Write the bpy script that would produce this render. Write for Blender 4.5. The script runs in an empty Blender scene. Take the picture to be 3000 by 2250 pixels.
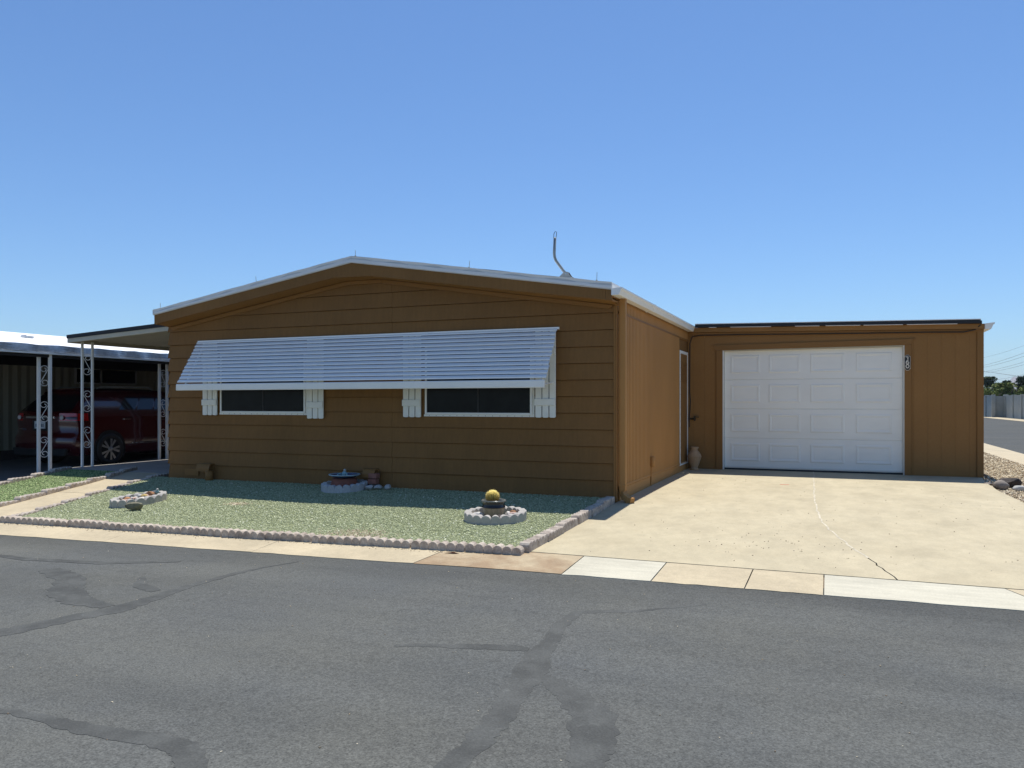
import bpy, math, random
import numpy as np
from mathutils import Vector, Matrix
rnd = random.Random(7)
rng = np.random.default_rng(11)
sc = bpy.context.scene
COL = sc.collection
R = math.radians

# ------------------------------------------------------------------ camera, world, sun, exposure
cd = bpy.data.cameras.new('camera'); cam = bpy.data.objects.new('camera', cd); COL.objects.link(cam)
cam.location = (2.576, -9.687, 1.20)
cam.rotation_euler = (R(90), 0, math.atan2(951, 2308))
cd.sensor_width = 36; cd.lens = 36*2308/3000; cd.shift_y = 55/3000
cd.clip_start = .05; cd.clip_end = 30000
sc.camera = cam
SUNV = Vector((.02, -.345, -1.0)).normalized()          # direction the light travels
w = bpy.data.worlds.new('World'); sc.world = w; w.use_nodes = True
nt = w.node_tree; bg = nt.nodes['Background']
sky = nt.nodes.new('ShaderNodeTexSky'); sky.sky_type = 'NISHITA'; sky.sun_disc = False
sky.sun_elevation = math.asin(-SUNV.z); sky.sun_rotation = math.atan2(-SUNV.x, -SUNV.y)
sky.altitude = 0; sky.air_density = 1.0; sky.dust_density = .3; sky.ozone_density = 2.0
tn = nt.nodes.new('ShaderNodeMix'); tn.data_type = 'RGBA'; tn.blend_type = 'MULTIPLY'; tn.inputs[0].default_value = 1; tn.inputs[7].default_value = (.735, .985, 1.26, 1)
nt.links.new(sky.outputs[0], tn.inputs[6]); nt.links.new(tn.outputs[2], bg.inputs[0]); bg.inputs[1].default_value = .092
ld = bpy.data.lights.new('sun', 'SUN'); ld.energy = 4.8; ld.angle = R(.5); ld.color = (1, .965, .90)
sun = bpy.data.objects.new('sun', ld); COL.objects.link(sun)
sun.rotation_euler = SUNV.to_track_quat('-Z', 'Y').to_euler(); sun.location = (0, 0, 30)
vs = sc.view_settings; vs.view_transform = 'Standard'; vs.look = 'None'; vs.gamma = 1; vs.exposure = 0.25
vs.use_curve_mapping = False

# ------------------------------------------------------------------ helpers
def lin(c): return c/12.92 if c <= .04045 else ((c+.055)/1.055)**2.4
def C(r, g, b): return (lin(r/255), lin(g/255), lin(b/255), 1)
def mul(c, k): return (min(c[0]*k, 1), min(c[1]*k, 1), min(c[2]*k, 1), 1)

MATS = {}
def mat(name, c, rough=.6, var=.12, scale=3., bump=0., bscale=60., metal=0., spec=.5, c2=None, fine=None, stretch=None, coat=0, crisp=None):
    """procedural surface: base colour, large soft variation, fine speckle, relief"""
    m = bpy.data.materials.new(name); m.use_nodes = True; MATS[name] = m
    n = m.node_tree.nodes; l = m.node_tree.links; b = n['Principled BSDF']
    b.inputs['Roughness'].default_value = rough; b.inputs['Metallic'].default_value = metal
    b.inputs['Specular IOR Level'].default_value = spec
    if coat: b.inputs['Coat Weight'].default_value = coat; b.inputs['Coat Roughness'].default_value = .05
    g = n.new('ShaderNodeNewGeometry'); pos = g.outputs['Position']
    if stretch:
        mp = n.new('ShaderNodeMapping'); mp.inputs['Scale'].default_value = stretch
        l.new(pos, mp.inputs[0]); pos = mp.outputs[0]
    t = n.new('ShaderNodeTexNoise'); t.inputs['Scale'].default_value = scale; t.inputs['Detail'].default_value = 5
    t.inputs['Roughness'].default_value = .62
    l.new(pos, t.inputs['Vector'])
    r = n.new('ShaderNodeValToRGB'); lo, hi = crisp or (.3, .7)
    r.color_ramp.elements[0].position = lo; r.color_ramp.elements[1].position = hi
    r.color_ramp.elements[0].color = c2 or mul(c, 1-var); r.color_ramp.elements[1].color = c if c2 else mul(c, 1+var)
    l.new(t.outputs[0], r.inputs[0]); col = r.outputs[0]
    if fine:
        k, fs = fine
        t2 = n.new('ShaderNodeTexNoise'); t2.inputs['Scale'].default_value = fs; t2.inputs['Detail'].default_value = 3
        l.new(g.outputs['Position'], t2.inputs['Vector'])
        mr = n.new('ShaderNodeMapRange'); mr.inputs[1].default_value = .25; mr.inputs[2].default_value = .75
        mr.inputs[3].default_value = 1-k; mr.inputs[4].default_value = 1+k
        l.new(t2.outputs[0], mr.inputs[0])
        mx = n.new('ShaderNodeMix'); mx.data_type = 'RGBA'; mx.blend_type = 'MULTIPLY'; mx.inputs[0].default_value = 1
        l.new(col, mx.inputs[6]); l.new(mr.outputs[0], mx.inputs[7]); col = mx.outputs[2]
    l.new(col, b.inputs['Base Color'])
    if bump:
        t3 = n.new('ShaderNodeTexNoise'); t3.inputs['Scale'].default_value = bscale; t3.inputs['Detail'].default_value = 4
        l.new(pos, t3.inputs['Vector'])
        bp = n.new('ShaderNodeBump'); bp.inputs['Strength'].default_value = bump; bp.inputs['Distance'].default_value = .01
        l.new(t3.outputs[0], bp.inputs['Height']); l.new(bp.outputs[0], b.inputs['Normal'])
    return m

def wear(m, layers):
    """multiply the base colour by extra layers: (kind, scale, stretch, lo, hi, dark, light)"""
    M = MATS[m]; n = M.node_tree.nodes; l = M.node_tree.links; b = n['Principled BSDF']
    src = b.inputs['Base Color'].links[0].from_socket; g = n.new('ShaderNodeNewGeometry')
    for kind, scale, st, lo, hi, dk, lt in layers:
        mp = n.new('ShaderNodeMapping'); mp.inputs['Scale'].default_value = st; l.new(g.outputs['Position'], mp.inputs[0])
        if kind == 'noise':
            t = n.new('ShaderNodeTexNoise'); t.inputs['Scale'].default_value = scale; t.inputs['Detail'].default_value = 4; l.new(mp.outputs[0], t.inputs[0]); o = t.outputs[0]
        elif kind == 'speck':
            t = n.new('ShaderNodeTexVoronoi'); t.inputs['Scale'].default_value = scale; l.new(mp.outputs[0], t.inputs[0]); o = t.outputs['Distance']
        else:                                   # 'y': ragged band running along x
            sp = n.new('ShaderNodeSeparateXYZ'); l.new(g.outputs['Position'], sp.inputs[0])
            t = n.new('ShaderNodeTexNoise'); t.inputs['Scale'].default_value = scale; t.inputs['Detail'].default_value = 5; l.new(mp.outputs[0], t.inputs[0])
            ma = n.new('ShaderNodeMath'); ma.operation = 'MULTIPLY_ADD'; l.new(t.outputs[0], ma.inputs[0]); ma.inputs[1].default_value = -1.3; l.new(sp.outputs['Y'], ma.inputs[2]); o = ma.outputs[0]
        mr = n.new('ShaderNodeMapRange'); mr.interpolation_type = 'SMOOTHSTEP'
        for i, v in enumerate((lo, hi, dk, lt)): mr.inputs[i+1].default_value = v
        l.new(o, mr.inputs[0])
        mx = n.new('ShaderNodeMix'); mx.data_type = 'RGBA'; mx.blend_type = 'MULTIPLY'; mx.inputs[0].default_value = 1
        l.new(src, mx.inputs[6]); l.new(mr.outputs[0], mx.inputs[7]); src = mx.outputs[2]
    l.new(src, b.inputs['Base Color'])

def tint_mat(name, stops, rough=.8):
    """pieces whose colour is a per-piece value stored in the attribute 'tint'"""
    m = bpy.data.materials.new(name); m.use_nodes = True; MATS[name] = m
    n = m.node_tree.nodes; l = m.node_tree.links; b = n['Principled BSDF']; b.inputs['Roughness'].default_value = rough; b.inputs['Specular IOR Level'].default_value = .12
    a = n.new('ShaderNodeAttribute'); a.attribute_name = 'tint'
    r = n.new('ShaderNodeValToRGB'); e = r.color_ramp.elements
    while len(e) < len(stops): e.new(.5)
    for i, (p, c) in enumerate(stops): e[i].position = p; e[i].color = c
    l.new(a.outputs['Fac'], r.inputs[0]); l.new(r.outputs[0], b.inputs['Base Color'])
    return m

class MB:
    def __init__(s): s.v = []; s.f = []
    def add(s, vs, fs):
        o = len(s.v); s.v += [tuple(p) for p in vs]; s.f += [tuple(i+o for i in f) for f in fs]; return s
    def box(s, x0, x1, y0, y1, z0, z1):
        return s.add([(x0,y0,z0),(x1,y0,z0),(x1,y1,z0),(x0,y1,z0),(x0,y0,z1),(x1,y0,z1),(x1,y1,z1),(x0,y1,z1)],
                     [(0,3,2,1),(4,5,6,7),(0,1,5,4),(1,2,6,5),(2,3,7,6),(3,0,4,7)])
    def prism(s, poly, axis, a, b):
        """2D polygon extruded along an axis from a to b"""
        def P(u, v, t): return {'x': (t,u,v), 'y': (u,t,v), 'z': (u,v,t)}[axis]
        n = len(poly); vs = [P(u,v,a) for u,v in poly]+[P(u,v,b) for u,v in poly]
        return s.add(vs, [tuple(range(n))[::-1], tuple(range(n, 2*n))]+[(i,(i+1)%n,(i+1)%n+n,i+n) for i in range(n)])
    def tube(s, path, r, n=8, cap=True):
        path = [Vector(p) for p in path]; rr = r if isinstance(r, (list, tuple)) else [r]*len(path)
        rings = []; up = None
        for i, p in enumerate(path):
            d = (path[min(i+1, len(path)-1)]-path[max(i-1, 0)]).normalized()
            if up is None: up = Vector((0,0,1)) if abs(d.z) < .9 else Vector((1,0,0))
            a = d.cross(up).normalized(); bb = a.cross(d).normalized(); up = bb
            rings.append([p+(a*math.cos(t)+bb*math.sin(t))*rr[i] for t in [2*math.pi*k/n for k in range(n)]])
        vs = [q for g in rings for q in g]; fs = []
        for i in range(len(path)-1):
            for k in range(n): fs.append((i*n+k, i*n+(k+1)%n, (i+1)*n+(k+1)%n, (i+1)*n+k))
        if cap: fs += [tuple(range(n))[::-1], tuple(range((len(path)-1)*n, len(path)*n))]
        return s.add(vs, fs)
    def lathe(s, prof, c, n=24, flute=None):
        vs = []; fs = []
        for j, (r, z) in enumerate(prof):
            for k in range(n):
                a = 2*math.pi*k/n; q = r*(flute(a, z) if flute else 1)
                vs.append((c[0]+q*math.cos(a), c[1]+q*math.sin(a), c[2]+z))
        for j in range(len(prof)-1):
            for k in range(n): fs.append((j*n+k, j*n+(k+1)%n, (j+1)*n+(k+1)%n, (j+1)*n+k))
        return s.add(vs, fs)
    def grid(s, fn, us, vs_):
        nu, nv = len(us), len(vs_)
        return s.add([fn(u, v) for v in vs_ for u in us], [(j*nu+i, j*nu+i+1, (j+1)*nu+i+1, (j+1)*nu+i) for j in range(nv-1) for i in range(nu-1)])
    def mesh(s, name, m=None, smooth=False):
        me = bpy.data.meshes.new(name); me.from_pydata(s.v, [], s.f); me.update()
        if m: me.materials.append(MATS[m] if isinstance(m, str) else m)
        if smooth: me.polygons.foreach_set('use_smooth', [True]*len(me.polygons))
        return me
    def build(s, name, m, parent=None, smooth=False, bevel=0, seg=1):
        return place(s.mesh(name, m, smooth), name, parent, bevel=bevel, seg=seg)

def place(me, name, parent=None, loc=None, rot=None, bevel=0, seg=1, scale=None):
    o = bpy.data.objects.new(name, me); COL.objects.link(o)
    if loc: o.location = loc
    if rot: o.rotation_euler = rot
    if scale: o.scale = scale
    if parent:
        o.parent = parent
        if parent.type == 'EMPTY': o.matrix_parent_inverse = Matrix.Translation(-parent.location)
        else: o.matrix_parent_inverse = Matrix.Identity(4)
    if bevel:
        b = o.modifiers.new('bevel', 'BEVEL'); b.width = bevel; b.segments = seg; b.limit_method = 'ANGLE'
    return o
def tag(o, label=None, cat=None, group=None, kind=None):
    for k, v in (('label', label), ('category', cat), ('group', group), ('kind', kind)):
        if v: o[k] = v
    return o
def thing(name, loc, label, cat, group=None):
    o = bpy.data.objects.new(name, None); COL.objects.link(o); o.location = loc; o.empty_display_size = .1
    return tag(o, label, cat, group)
def bulk(name, V, F, m, tint=None, parent=None, smooth=False):
    """fast mesh from numpy arrays; F is (n,3)"""
    me = bpy.data.meshes.new(name); nf = len(F)
    me.vertices.add(len(V)); me.vertices.foreach_set('co', V.astype(np.float32).ravel())
    me.loops.add(nf*3); me.loops.foreach_set('vertex_index', F.astype(np.int32).ravel())
    me.polygons.add(nf); me.polygons.foreach_set('loop_start', np.arange(0, nf*3, 3, dtype=np.int32))
    me.polygons.foreach_set('loop_total', np.full(nf, 3, dtype=np.int32)); me.update(calc_edges=True)
    if tint is not None:
        a = me.attributes.new('tint', 'FLOAT', 'FACE'); a.data.foreach_set('value', tint.astype(np.float32))
    me.materials.append(MATS[m])
    return place(me, name, parent)
def lerp_tab(t, x):
    if x <= t[0][0]: return t[0][1]
    for (a, p), (b, q) in zip(t, t[1:]):
        if x <= b: return p+(q-p)*(x-a)/(b-a)
    return t[-1][1]

# ------------------------------------------------------------------ materials
BROWN = (.226, .117, .041, 1)
mat('brown_paint', BROWN, .6, .05, 1.3, .05, 90, fine=(.05, 40), spec=.12)
mat('brown_garage_lit', (.292, .151, .052, 1), .6, .05, 1.3, .05, 90, fine=(.05, 40), spec=.12)  # house brown lightened: driveway bounce light put into the colour
mat('brown_trim', (.262, .133, .044, 1), .55, .05, 2, .04, 80, spec=.15)
mat('brown_ribbed_lit', (.43, .222, .076, 1), .6, .09, 1.1, .04, 60, stretch=(1, 1, .35), spec=.15)  # same brown paint, raised to carry the side wall's bounce light
mat('white_paint', (.84, .83, .78, 1), .45, .03, 3)
mat('white_metal', (.84, .84, .82, 1), .28, .03, 5, spec=.9)
mat('white_vinyl', (.82, .81, .74, 1), .5, .05, 4)
mat('white_roof', (.80, .79, .76, 1), .6, .06, 2.2, .25, 25)
mat('roof_edge', (.62, .62, .60, 1), .45, .10, 6, .3, 18, stretch=(.5, 1, 3))
mat('door_white', (.90, .88, .80, 1), .5, .035, 1.2, .05, 140, stretch=(1, 1, 3))
mat('dark_roof', (.018, .02, .024, 1), .75, .2, 6)
mat('black_rubber', (.012, .012, .013, 1), .6, .2, 8)
mat('dark_hole', (.008, .007, .006, 1), .9, .1, 8)
mat('cream_panel', (.50, .46, .36, 1), .55, .08, 3)
mat('corrugated_cream', (.33, .31, .23, 1), .55, .12, 1.5, stretch=(1, 1, .3))
mat('galvanised', (.50, .52, .54, 1), .38, .25, 9, metal=.65)
mat('grey_steel', (.30, .32, .31, 1), .45, .15, 12, metal=.3)
mat('screen_glass', (.008, .010, .010, 1), .22, .3, 5, spec=.15)
mat('asphalt', (.112, .112, .098, 1), .9, .16, .55, .55, 140, fine=(.34, 130), c2=(.087, .091, .088, 1), spec=.3)
wear('asphalt', [('y', 1.1, (.5,1,1), -5.25, -4.1, 1.0, .74), ('noise', 1.3, (.22,1.4,1), .35, .65, .90, 1.07), ('speck', 34, (1,1,1), .05, .20, .50, 1.0), ('noise', 75, (1,1,1), .36, .64, .84, 1.14), ('noise', 16, (1,1,1), .36, .5, .90, 1.0)])
mat('asphalt_seal', (.070, .072, .067, 1), .85, .14, 2.5, .3, 110, fine=(.22, 110), spec=.3)
wear('brown_paint', [('noise', .8, (1,1,.5), .3, .7, .93, 1.05), ('noise', 9, (3,3,.4), .3, .7, .95, 1.04)])
wear('asphalt_seal', [('noise', 5, (1,1,1), .35, .62, .88, 1.12), ('noise', 22, (1,1,1), .6, .72, 1.0, 1.28)])
mat('asphalt_worn', (.105, .103, .093, 1), .9, .15, 1.2, .5, 150, fine=(.35, 95))
mat('concrete_tan', (.46, .382, .25, 1), .85, .10, 1.6, .12, 130, fine=(.10, 70))
mat('concrete_brown', (.29, .20, .115, 1), .85, .0, 2.2, .12, 130, c2=(.41, .325, .205, 1), fine=(.10, 70), crisp=(.42, .60))
mat('concrete_white', (.50, .465, .36, 1), .85, .08, 2.5, .12, 130, fine=(.08, 70), stretch=(1, 4, 1))
mat('concrete_drive', (.45, .385, .252, 1), .8, .0, 1.3, .10, 120, c2=(.405, .343, .220, 1), fine=(.08, 60), crisp=(.34, .62))
wear('concrete_drive', [('noise', 3.2, (1,.5,1), .34, .64, .94, 1.03), ('noise', 11, (1,.6,1), .3, .7, .95, 1.04), ('speck', 9, (1,1,1), .012, .04, .55, 1.0)])
wear('concrete_tan', [('noise', 2.3, (1,1,1), .34, .64, .93, 1.03), ('noise', 14, (1,1,1), .3, .7, .95, 1.04), ('speck', 10, (1,1,1), .012, .04, .6, 1.0)])
wear('concrete_white', [('noise', 2.0, (1,1,1), .34, .64, .92, 1.03), ('noise', 26, (.08,1,1), .3, .7, .96, 1.03)])
wear('concrete_brown', [('noise', 9, (1,1,1), .3, .7, .93, 1.05)])
mat('concrete_grey', (.34, .31, .27, 1), .85, .1, 1.5, .1, 90, fine=(.1, 60))
mat('concrete_shaded', (.17, .155, .14, 1), .85, .15, 1.5, .1, 90, fine=(.1, 60))  # grey concrete darkened to deepen the shade in the carport
mat('joint_dirt', (.17, .13, .09, 1), .95, .3, 14)
mat('crack_fill', (.50, .45, .34, 1), .9, .3, 9)
mat('edging_stone', (.53, .46, .38, 1), .9, .0, 9, .35, 70, fine=(.18, 60), c2=(.30, .245, .20, 1), crisp=(.34, .62), spec=.2)
mat('edging_grey', (.36, .345, .32, 1), .9, .16, 9, .3, 70, fine=(.16, 60))
mat('edging_white', (.45, .445, .43, 1), .9, .12, 9, .3, 70, fine=(.12, 60))
mat('edging_cement', (.42, .39, .35, 1), .9, .10, 9, .2, 70, fine=(.1, 60))
mat('soil_green', (.22, .24, .12, 1), .95, .3, 14, .6, 60, fine=(.5, 90))
mat('soil_tan', (.36, .29, .20, 1), .95, .25, 6, .6, 60, fine=(.4, 90))
mat('desert_ground', (.30, .24, .165, 1), .95, .2, .05)
mat('terracotta', (.45, .285, .155, 1), .8, .15, 10, .15, 60)
mat('terracotta_red', (.22, .075, .045, 1), .75, .25, 9, .2, 50)
mat('brick_red', (.30, .13, .095, 1), .9, .2, 20, .3, 90)
mat('glaze_dark', (.022, .02, .018, 1), .22, .3, 10)
mat('glaze_rim', (.15, .155, .14, 1), .25, .3, 10)
mat('glaze_tan', (.34, .265, .165, 1), .28, .25, 14, stretch=(3, 3, .6))
mat('bowl_blue', (.02, .07, .19, 1), .2, .35, 12)
mat('bowl_rim', (.33, .46, .50, 1), .3, .2, 14)
mat('frog_glaze', (.22, .36, .36, 1), .4, .35, 20)
mat('potting_soil', (.05, .035, .025, 1), .95, .3, 30, .5, 80)
mat('cactus_green', (.26, .22, .05, 1), .7, .2, 20)
tint_mat('cactus_spine', [(0, (.20, .05, .015, 1)), (.35, (.55, .32, .07, 1)), (1, (.92, .76, .26, 1))], .6)
tint_mat('gravel_green', [(0, (.19, .215, .12, 1)), (.45, (.38, .41, .24, 1)), (.88, (.52, .54, .34, 1)), (1, (.85, .84, .66, 1))])
tint_mat('gravel_green_deep', [(0, (.10, .15, .055, 1)), (.5, (.28, .36, .155, 1)), (.85, (.43, .50, .24, 1)), (1, (.7, .72, .45, 1))])
tint_mat('gravel_tan', [(0, (.20, .14, .09, 1)), (.5, (.46, .37, .24, 1)), (1, (.70, .62, .46, 1))])
tint_mat('grit_dark', [(0, (.05, .035, .025, 1)), (.7, (.14, .10, .07, 1)), (1, (.5, .46, .38, 1))])
tint_mat('leaf_olive', [(0, (.07, .095, .022, 1)), (.6, (.17, .20, .055, 1)), (1, (.30, .32, .10, 1))], .7)
tint_mat('leaf_dark', [(0, (.025, .042, .020, 1)), (.6, (.055, .085, .038, 1)), (1, (.11, .14, .065, 1))], .7)
mat('bark', (.12, .09, .065, 1), .9, .2, 8)
mat('rock_dark', (.055, .044, .040, 1), .9, .35, 9, .6, 22, fine=(.35, 40))
mat('rock_brown', (.23, .195, .165, 1), .85, .25, 7, .4, 25, fine=(.2, 40))
mat('rock_pale', (.44, .43, .40, 1), .85, .12, 9, .2, 30)
mat('rock_white', (.66, .62, .56, 1), .85, .12, 9, .3, 30)
mat('rock_pink', (.50, .34, .28, 1), .85, .2, 9, .3, 30)
mat('rock_olive', (.17, .155, .10, 1), .85, .45, 14, .5, 25)
mat('rock_ochre', (.46, .33, .12, 1), .85, .2, 9, .3, 30)
mat('rock_rust', (.30, .14, .06, 1), .85, .3, 9, .3, 30)
mat('block_grey', (.39, .385, .335, 1), .9, .08, .8, .15, 8, fine=(.07, 3))
mat('mountain_rock', (.22, .19, .17, 1), .95, .2, .004)
mat('car_red', (.062, .003, .005, 1), .25, .1, 3, coat=1)
mat('car_glass', (.01, .011, .012, 1), .08, .1, 3)
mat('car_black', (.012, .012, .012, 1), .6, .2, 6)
mat('chrome', (.75, .76, .78, 1), .12, .05, 6, metal=1)
mat('alloy', (.46, .46, .47, 1), .3, .1, 6, metal=.8)
mat('tail_red', (.45, .01, .012, 1), .15, .2, 8, coat=1)
mat('lamp_clear', (.72, .70, .68, 1), .12, .1, 8)
mat('plate_white', (.62, .66, .66, 1), .5, .1, 30)
mat('plate_ink', (.03, .05, .12, 1), .5, .1, 30)
mat('sign_black', (.012, .010, .010, 1), .4, .2, 20)
mat('sign_pale', (.75, .70, .60, 1), .45, .1, 20)
mat('brass_dark', (.05, .04, .025, 1), .4, .3, 20, metal=.6)
mat('mark_red', (.55, .05, .03, 1), .8, .2, 30)
mat('rust_leaf', (.16, .035, .018, 1), .8, .2, 30)
mat('wire_dark', (.16, .17, .18, 1), .7, .1, 1)
mat('pole_wood', (.16, .12, .09, 1), .9, .2, 4)

# ------------------------------------------------------------------ ground shapes (heights above the garage slab)
def roadz(x, y): return -.18+.0095*min(max(x, -9), 0)
def frontz(x): return -.11+.0097*min(max(x, -9), 0)
def lot(x, y):
    t = min(max((.3-y)/3.47, 0), 1); return .02+(frontz(x)-.02)*t
def yroad(x): return -3.705+.034*x if x < 4.5 else -3.552-.0*(x-4.5)
def yfront(x): return lerp_tab([(-16,-3.653),(-.735,-3.226),(.0,-3.09),(3.0,-3.088),(20,-3.088)], x)
def drivez(y): return lerp_tab([(-3.3, -.142), (-1.1, -.092), (0, -.052), (2, -.032), (5.4, -.018)], y)
def neighz(y): return min(max(-.17+.0233*(y-.7), -.2), -.05)
def sheet(name, poly_rows, m, zf, parent=None, thick=0):
    """rows of (y, xa, xb): a strip meshed across, draped on zf(x,y)"""
    mb = MB(); n = 14
    def P(i, j):
        y, a, b = poly_rows[j]; x = a+(b-a)*i/n; return (x, y, zf(x, y))
    mb.grid(lambda i, j: P(i, j), range(n+1), range(len(poly_rows)))
    return mb.build(name, m, parent)

# terrain to the horizon
g = MB().add([(-9000,-9000,-.6),(9000,-9000,-.6),(9000,9000,-.6),(-9000,9000,-.6)], [(0,1,2,3)]).build('ground', 'desert_ground'); tag(g, kind='structure')
xs = [-70,-40,-25,-15,-9,-7,-5,-3,-1,0,2,4,6,8,12,18,30,60,110]
ys = [-40,-25,-15,-10,-8,-7,-6,-5,-4,-3.5,-3,0,10,25,50,90,150,220]
road = MB().grid(lambda x, y: (x, y, roadz(x, y)), xs, ys).build('road', 'asphalt'); tag(road, kind='structure')
# crack-sealer bands on the road, each a thin sheet of its own shape
NSEAL = 0
def seal(name, path, m='asphalt_seal', h=.0012):
    """path: (x, y, half width)"""
    global NSEAL; NSEAL += 1; h = .0006+.0002*NSEAL
    mb = MB(); L = []
    P = [Vector((p[0], p[1])) for p in path]
    pts = []
    for i in range(len(P)-1):
        for k in range(9): pts.append((P[i].lerp(P[i+1], k/9)+Vector((rnd.gauss(0, .004), rnd.gauss(0, .004))), path[i][2]+(path[i+1][2]-path[i][2])*k/9))
    pts.append((P[-1], path[-1][2]))
    for i, (p, hw) in enumerate(pts):
        d = (pts[min(i+1, len(pts)-1)][0]-pts[max(i-1, 0)][0]).normalized(); nn = Vector((-d.y, d.x))
        for s in (-1, 1):
            q = p+nn*s*hw*(1+rnd.uniform(-.16, .16)); L.append((q.x, q.y, roadz(q.x, q.y)+h+.000004*i))
    mb.add(L, [(2*i, 2*i+1, 2*i+3, 2*i+2) for i in range(len(pts)-1)])
    for q in (0, 1):                       # closed edges down to the road
        e = L[q::2]; mb.add(e+[(a, b, c-h-.001) for a, b, c in e], [(i, i+1, i+1+len(e), i+len(e)) for i in range(len(e)-1)])
    o = mb.build(name, m, road)
    return o
seal('crack_sealer', [(1.75,-4.2,.01),(1.35,-4.55,.02),(1.0,-4.72,.035),(.99,-5.1,.05),(1.05,-5.4,.05),(1.06,-5.62,.07),(1.12,-5.9,.09),(1.15,-6.2,.07),(1.2,-6.45,.065),(1.23,-6.8,.06),(1.2,-7.3,.05)])
seal('crack_sealer', [(1.205,-5.95,.03),(1.29,-6.02,.06),(1.42,-6.14,.08),(1.58,-6.34,.10),(1.66,-6.6,.10),(1.70,-6.85,.06),(1.72,-7.2,.05)])
seal('crack_sealer', [(.25,-5.8,.01),(.45,-5.72,.03),(.7,-5.64,.045),(.88,-5.585,.05),(.985,-5.58,.03)])
seal('crack_sealer', [(-1.0,-7.28,.02),(-.7,-7.27,.03),(-.35,-7.29,.05),(0,-7.26,.06),(.18,-7.28,.06),(.32,-7.4,.06),(.4,-7.7,.06)])
seal('crack_sealer', [(-2.4,-6.75,.08),(-2.1,-6.4,.10),(-2.02,-6.05,.08),(-1.93,-5.8,.10),(-1.95,-5.4,.06),(-1.99,-5.05,.045),(-1.98,-4.6,.035),(-1.92,-4.3,.02),(-1.8,-4.0,.01)])
seal('crack_sealer', [(-3.6,-5.0,.09),(-3.1,-5.2,.11),(-2.7,-5.55,.12),(-2.4,-5.7,.10),(-2.045,-5.75,.05)])
seal('crack_sealer', [(-2.6,-4.95,.02),(-2.35,-5.2,.06),(-2.1,-5.28,.04)])
seal('crack_sealer', [(-5.2,-4.7,.03),(-4.2,-4.75,.05),(-3.4,-4.65,.05),(-2.8,-4.35,.03)])
# pale grit lying on the asphalt
def stones(name, pts, size, m, zf, parent=None, flat=.55, squash=.6, tint=None, kind='stuff'):
    n = len(pts)
    base = np.array([[1,0,0],[-1,0,0],[0,1,0],[0,-1,0],[0,0,1],[0,0,-1]], float)
    F0 = np.array([[0,2,4],[2,1,4],[1,3,4],[3,0,4],[2,0,5],[1,2,5],[3,1,5],[0,3,5]])
    s = size*(.55+.9*rng.random((n,1,1)))
    v = base[None]*(.7+.6*rng.random((n,6,1)))*s*np.concatenate([np.ones((n,1,1)), .5+.5*rng.random((n,1,1)), flat*(.6+.7*rng.random((n,1,1)))], 2)
    a = rng.random(n)*6.283; tl = (rng.random(n)-.5)*1.1
    ca, sa, ct, st = np.cos(a), np.sin(a), np.cos(tl), np.sin(tl)
    x = v[...,0]*ct[:,None]+v[...,2]*st[:,None]; z = -v[...,0]*st[:,None]+v[...,2]*ct[:,None]; y = v[...,1]
    X = x*ca[:,None]-y*sa[:,None]; Y = x*sa[:,None]+y*ca[:,None]
    zz = np.array([zf(p[0], p[1]) for p in pts])
    V = np.stack([X+pts[:,0:1], Y+pts[:,1:2], z+(zz+size*.25)[:,None]], -1).reshape(-1, 3)
    F = (F0[None]+6*np.arange(n)[:,None,None]).reshape(-1, 3)
    tt = rng.random(n) if tint is None else tint
    return bulk(name, V, F, m, np.repeat(tt, 8), parent)
gp = np.stack([rng.uniform(-6, 5, 260), rng.uniform(-7.4, -3.8, 260)], -1)
o = stones('road_grit', gp, .0055, 'gravel_tan', roadz, road); o['kind'] = 'stuff'

# ------------------------------------------------------------------ sidewalk slabs
def swz(x, y):
    a, b = yfront(x), yroad(x); t = min(max((a-y)/(a-b), 0), 1)
    z0 = frontz(x)-.03; return z0+(roadz(x, 0)+.005-z0)*t
base = MB().grid(lambda x, t: (x, yfront(x)+.03+(yroad(x)-yfront(x)-.04)*t, swz(x, yfront(x)+(yroad(x)-yfront(x))*t)-.02), [-26,-16,-12,-9,-6,-4,-2,0,2,4,7,12,20], [0,.5,1]).build('sidewalk', 'joint_dirt'); tag(base, kind='structure')
def slab(xa0, xb0, xa1, xb1, m, n=10):
    """joint positions at the lawn side (0) and at the road side (1)"""
    mb = MB(); gp_ = .002 if (xb0 < -2 or xa0 < -3) else .0045
    def P(i, t):
        x = (xa0+gp_+(xb0-xa0-2*gp_)*i/n)*(1-t)+(xa1+gp_+(xb1-xa1-2*gp_)*i/n)*t
        ya, yb = yfront(x)+.004, yroad(x); y = ya+(yb-ya)*t
        if t == 1: y += rnd.uniform(-.010, .010)
        return (x, y, swz(x, y)+rnd.uniform(-.0006, .0006))
    ts = [0,.25,.5,.75,1]
    top = [[P(i, t) for i in range(n+1)] for t in ts]
    for r_ in range(len(ts)-1):
        mb.add(top[r_]+top[r_+1], [(i, i+n+1, i+n+2, i+1) for i in range(n)])
    def skirt(e): mb.add(e+[(p[0], p[1], p[2]-.06) for p in e], [(i, i+1, i+len(e)+1, i+len(e)) for i in range(len(e)-1)])
    skirt(top[0]); skirt(top[-1]); skirt([q[0] for q in top]); skirt([q[-1] for q in top])
    return mb.build('slab', m, base)
J0 = [-26,-12.4,-9.3,-6.3,-4.45,-2.55,-.735,.535,1.257,1.955,2.485,3.70,5.2,8]
J1 = [-26,-12.2,-9.2,-6.2,-4.35,-2.5,-.80,.533,1.25,1.945,2.49,3.98,5.3,8]
mm = ['concrete_tan']*6+['concrete_brown','concrete_white','concrete_tan','concrete_tan','concrete_white','concrete_tan','concrete_tan']
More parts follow.
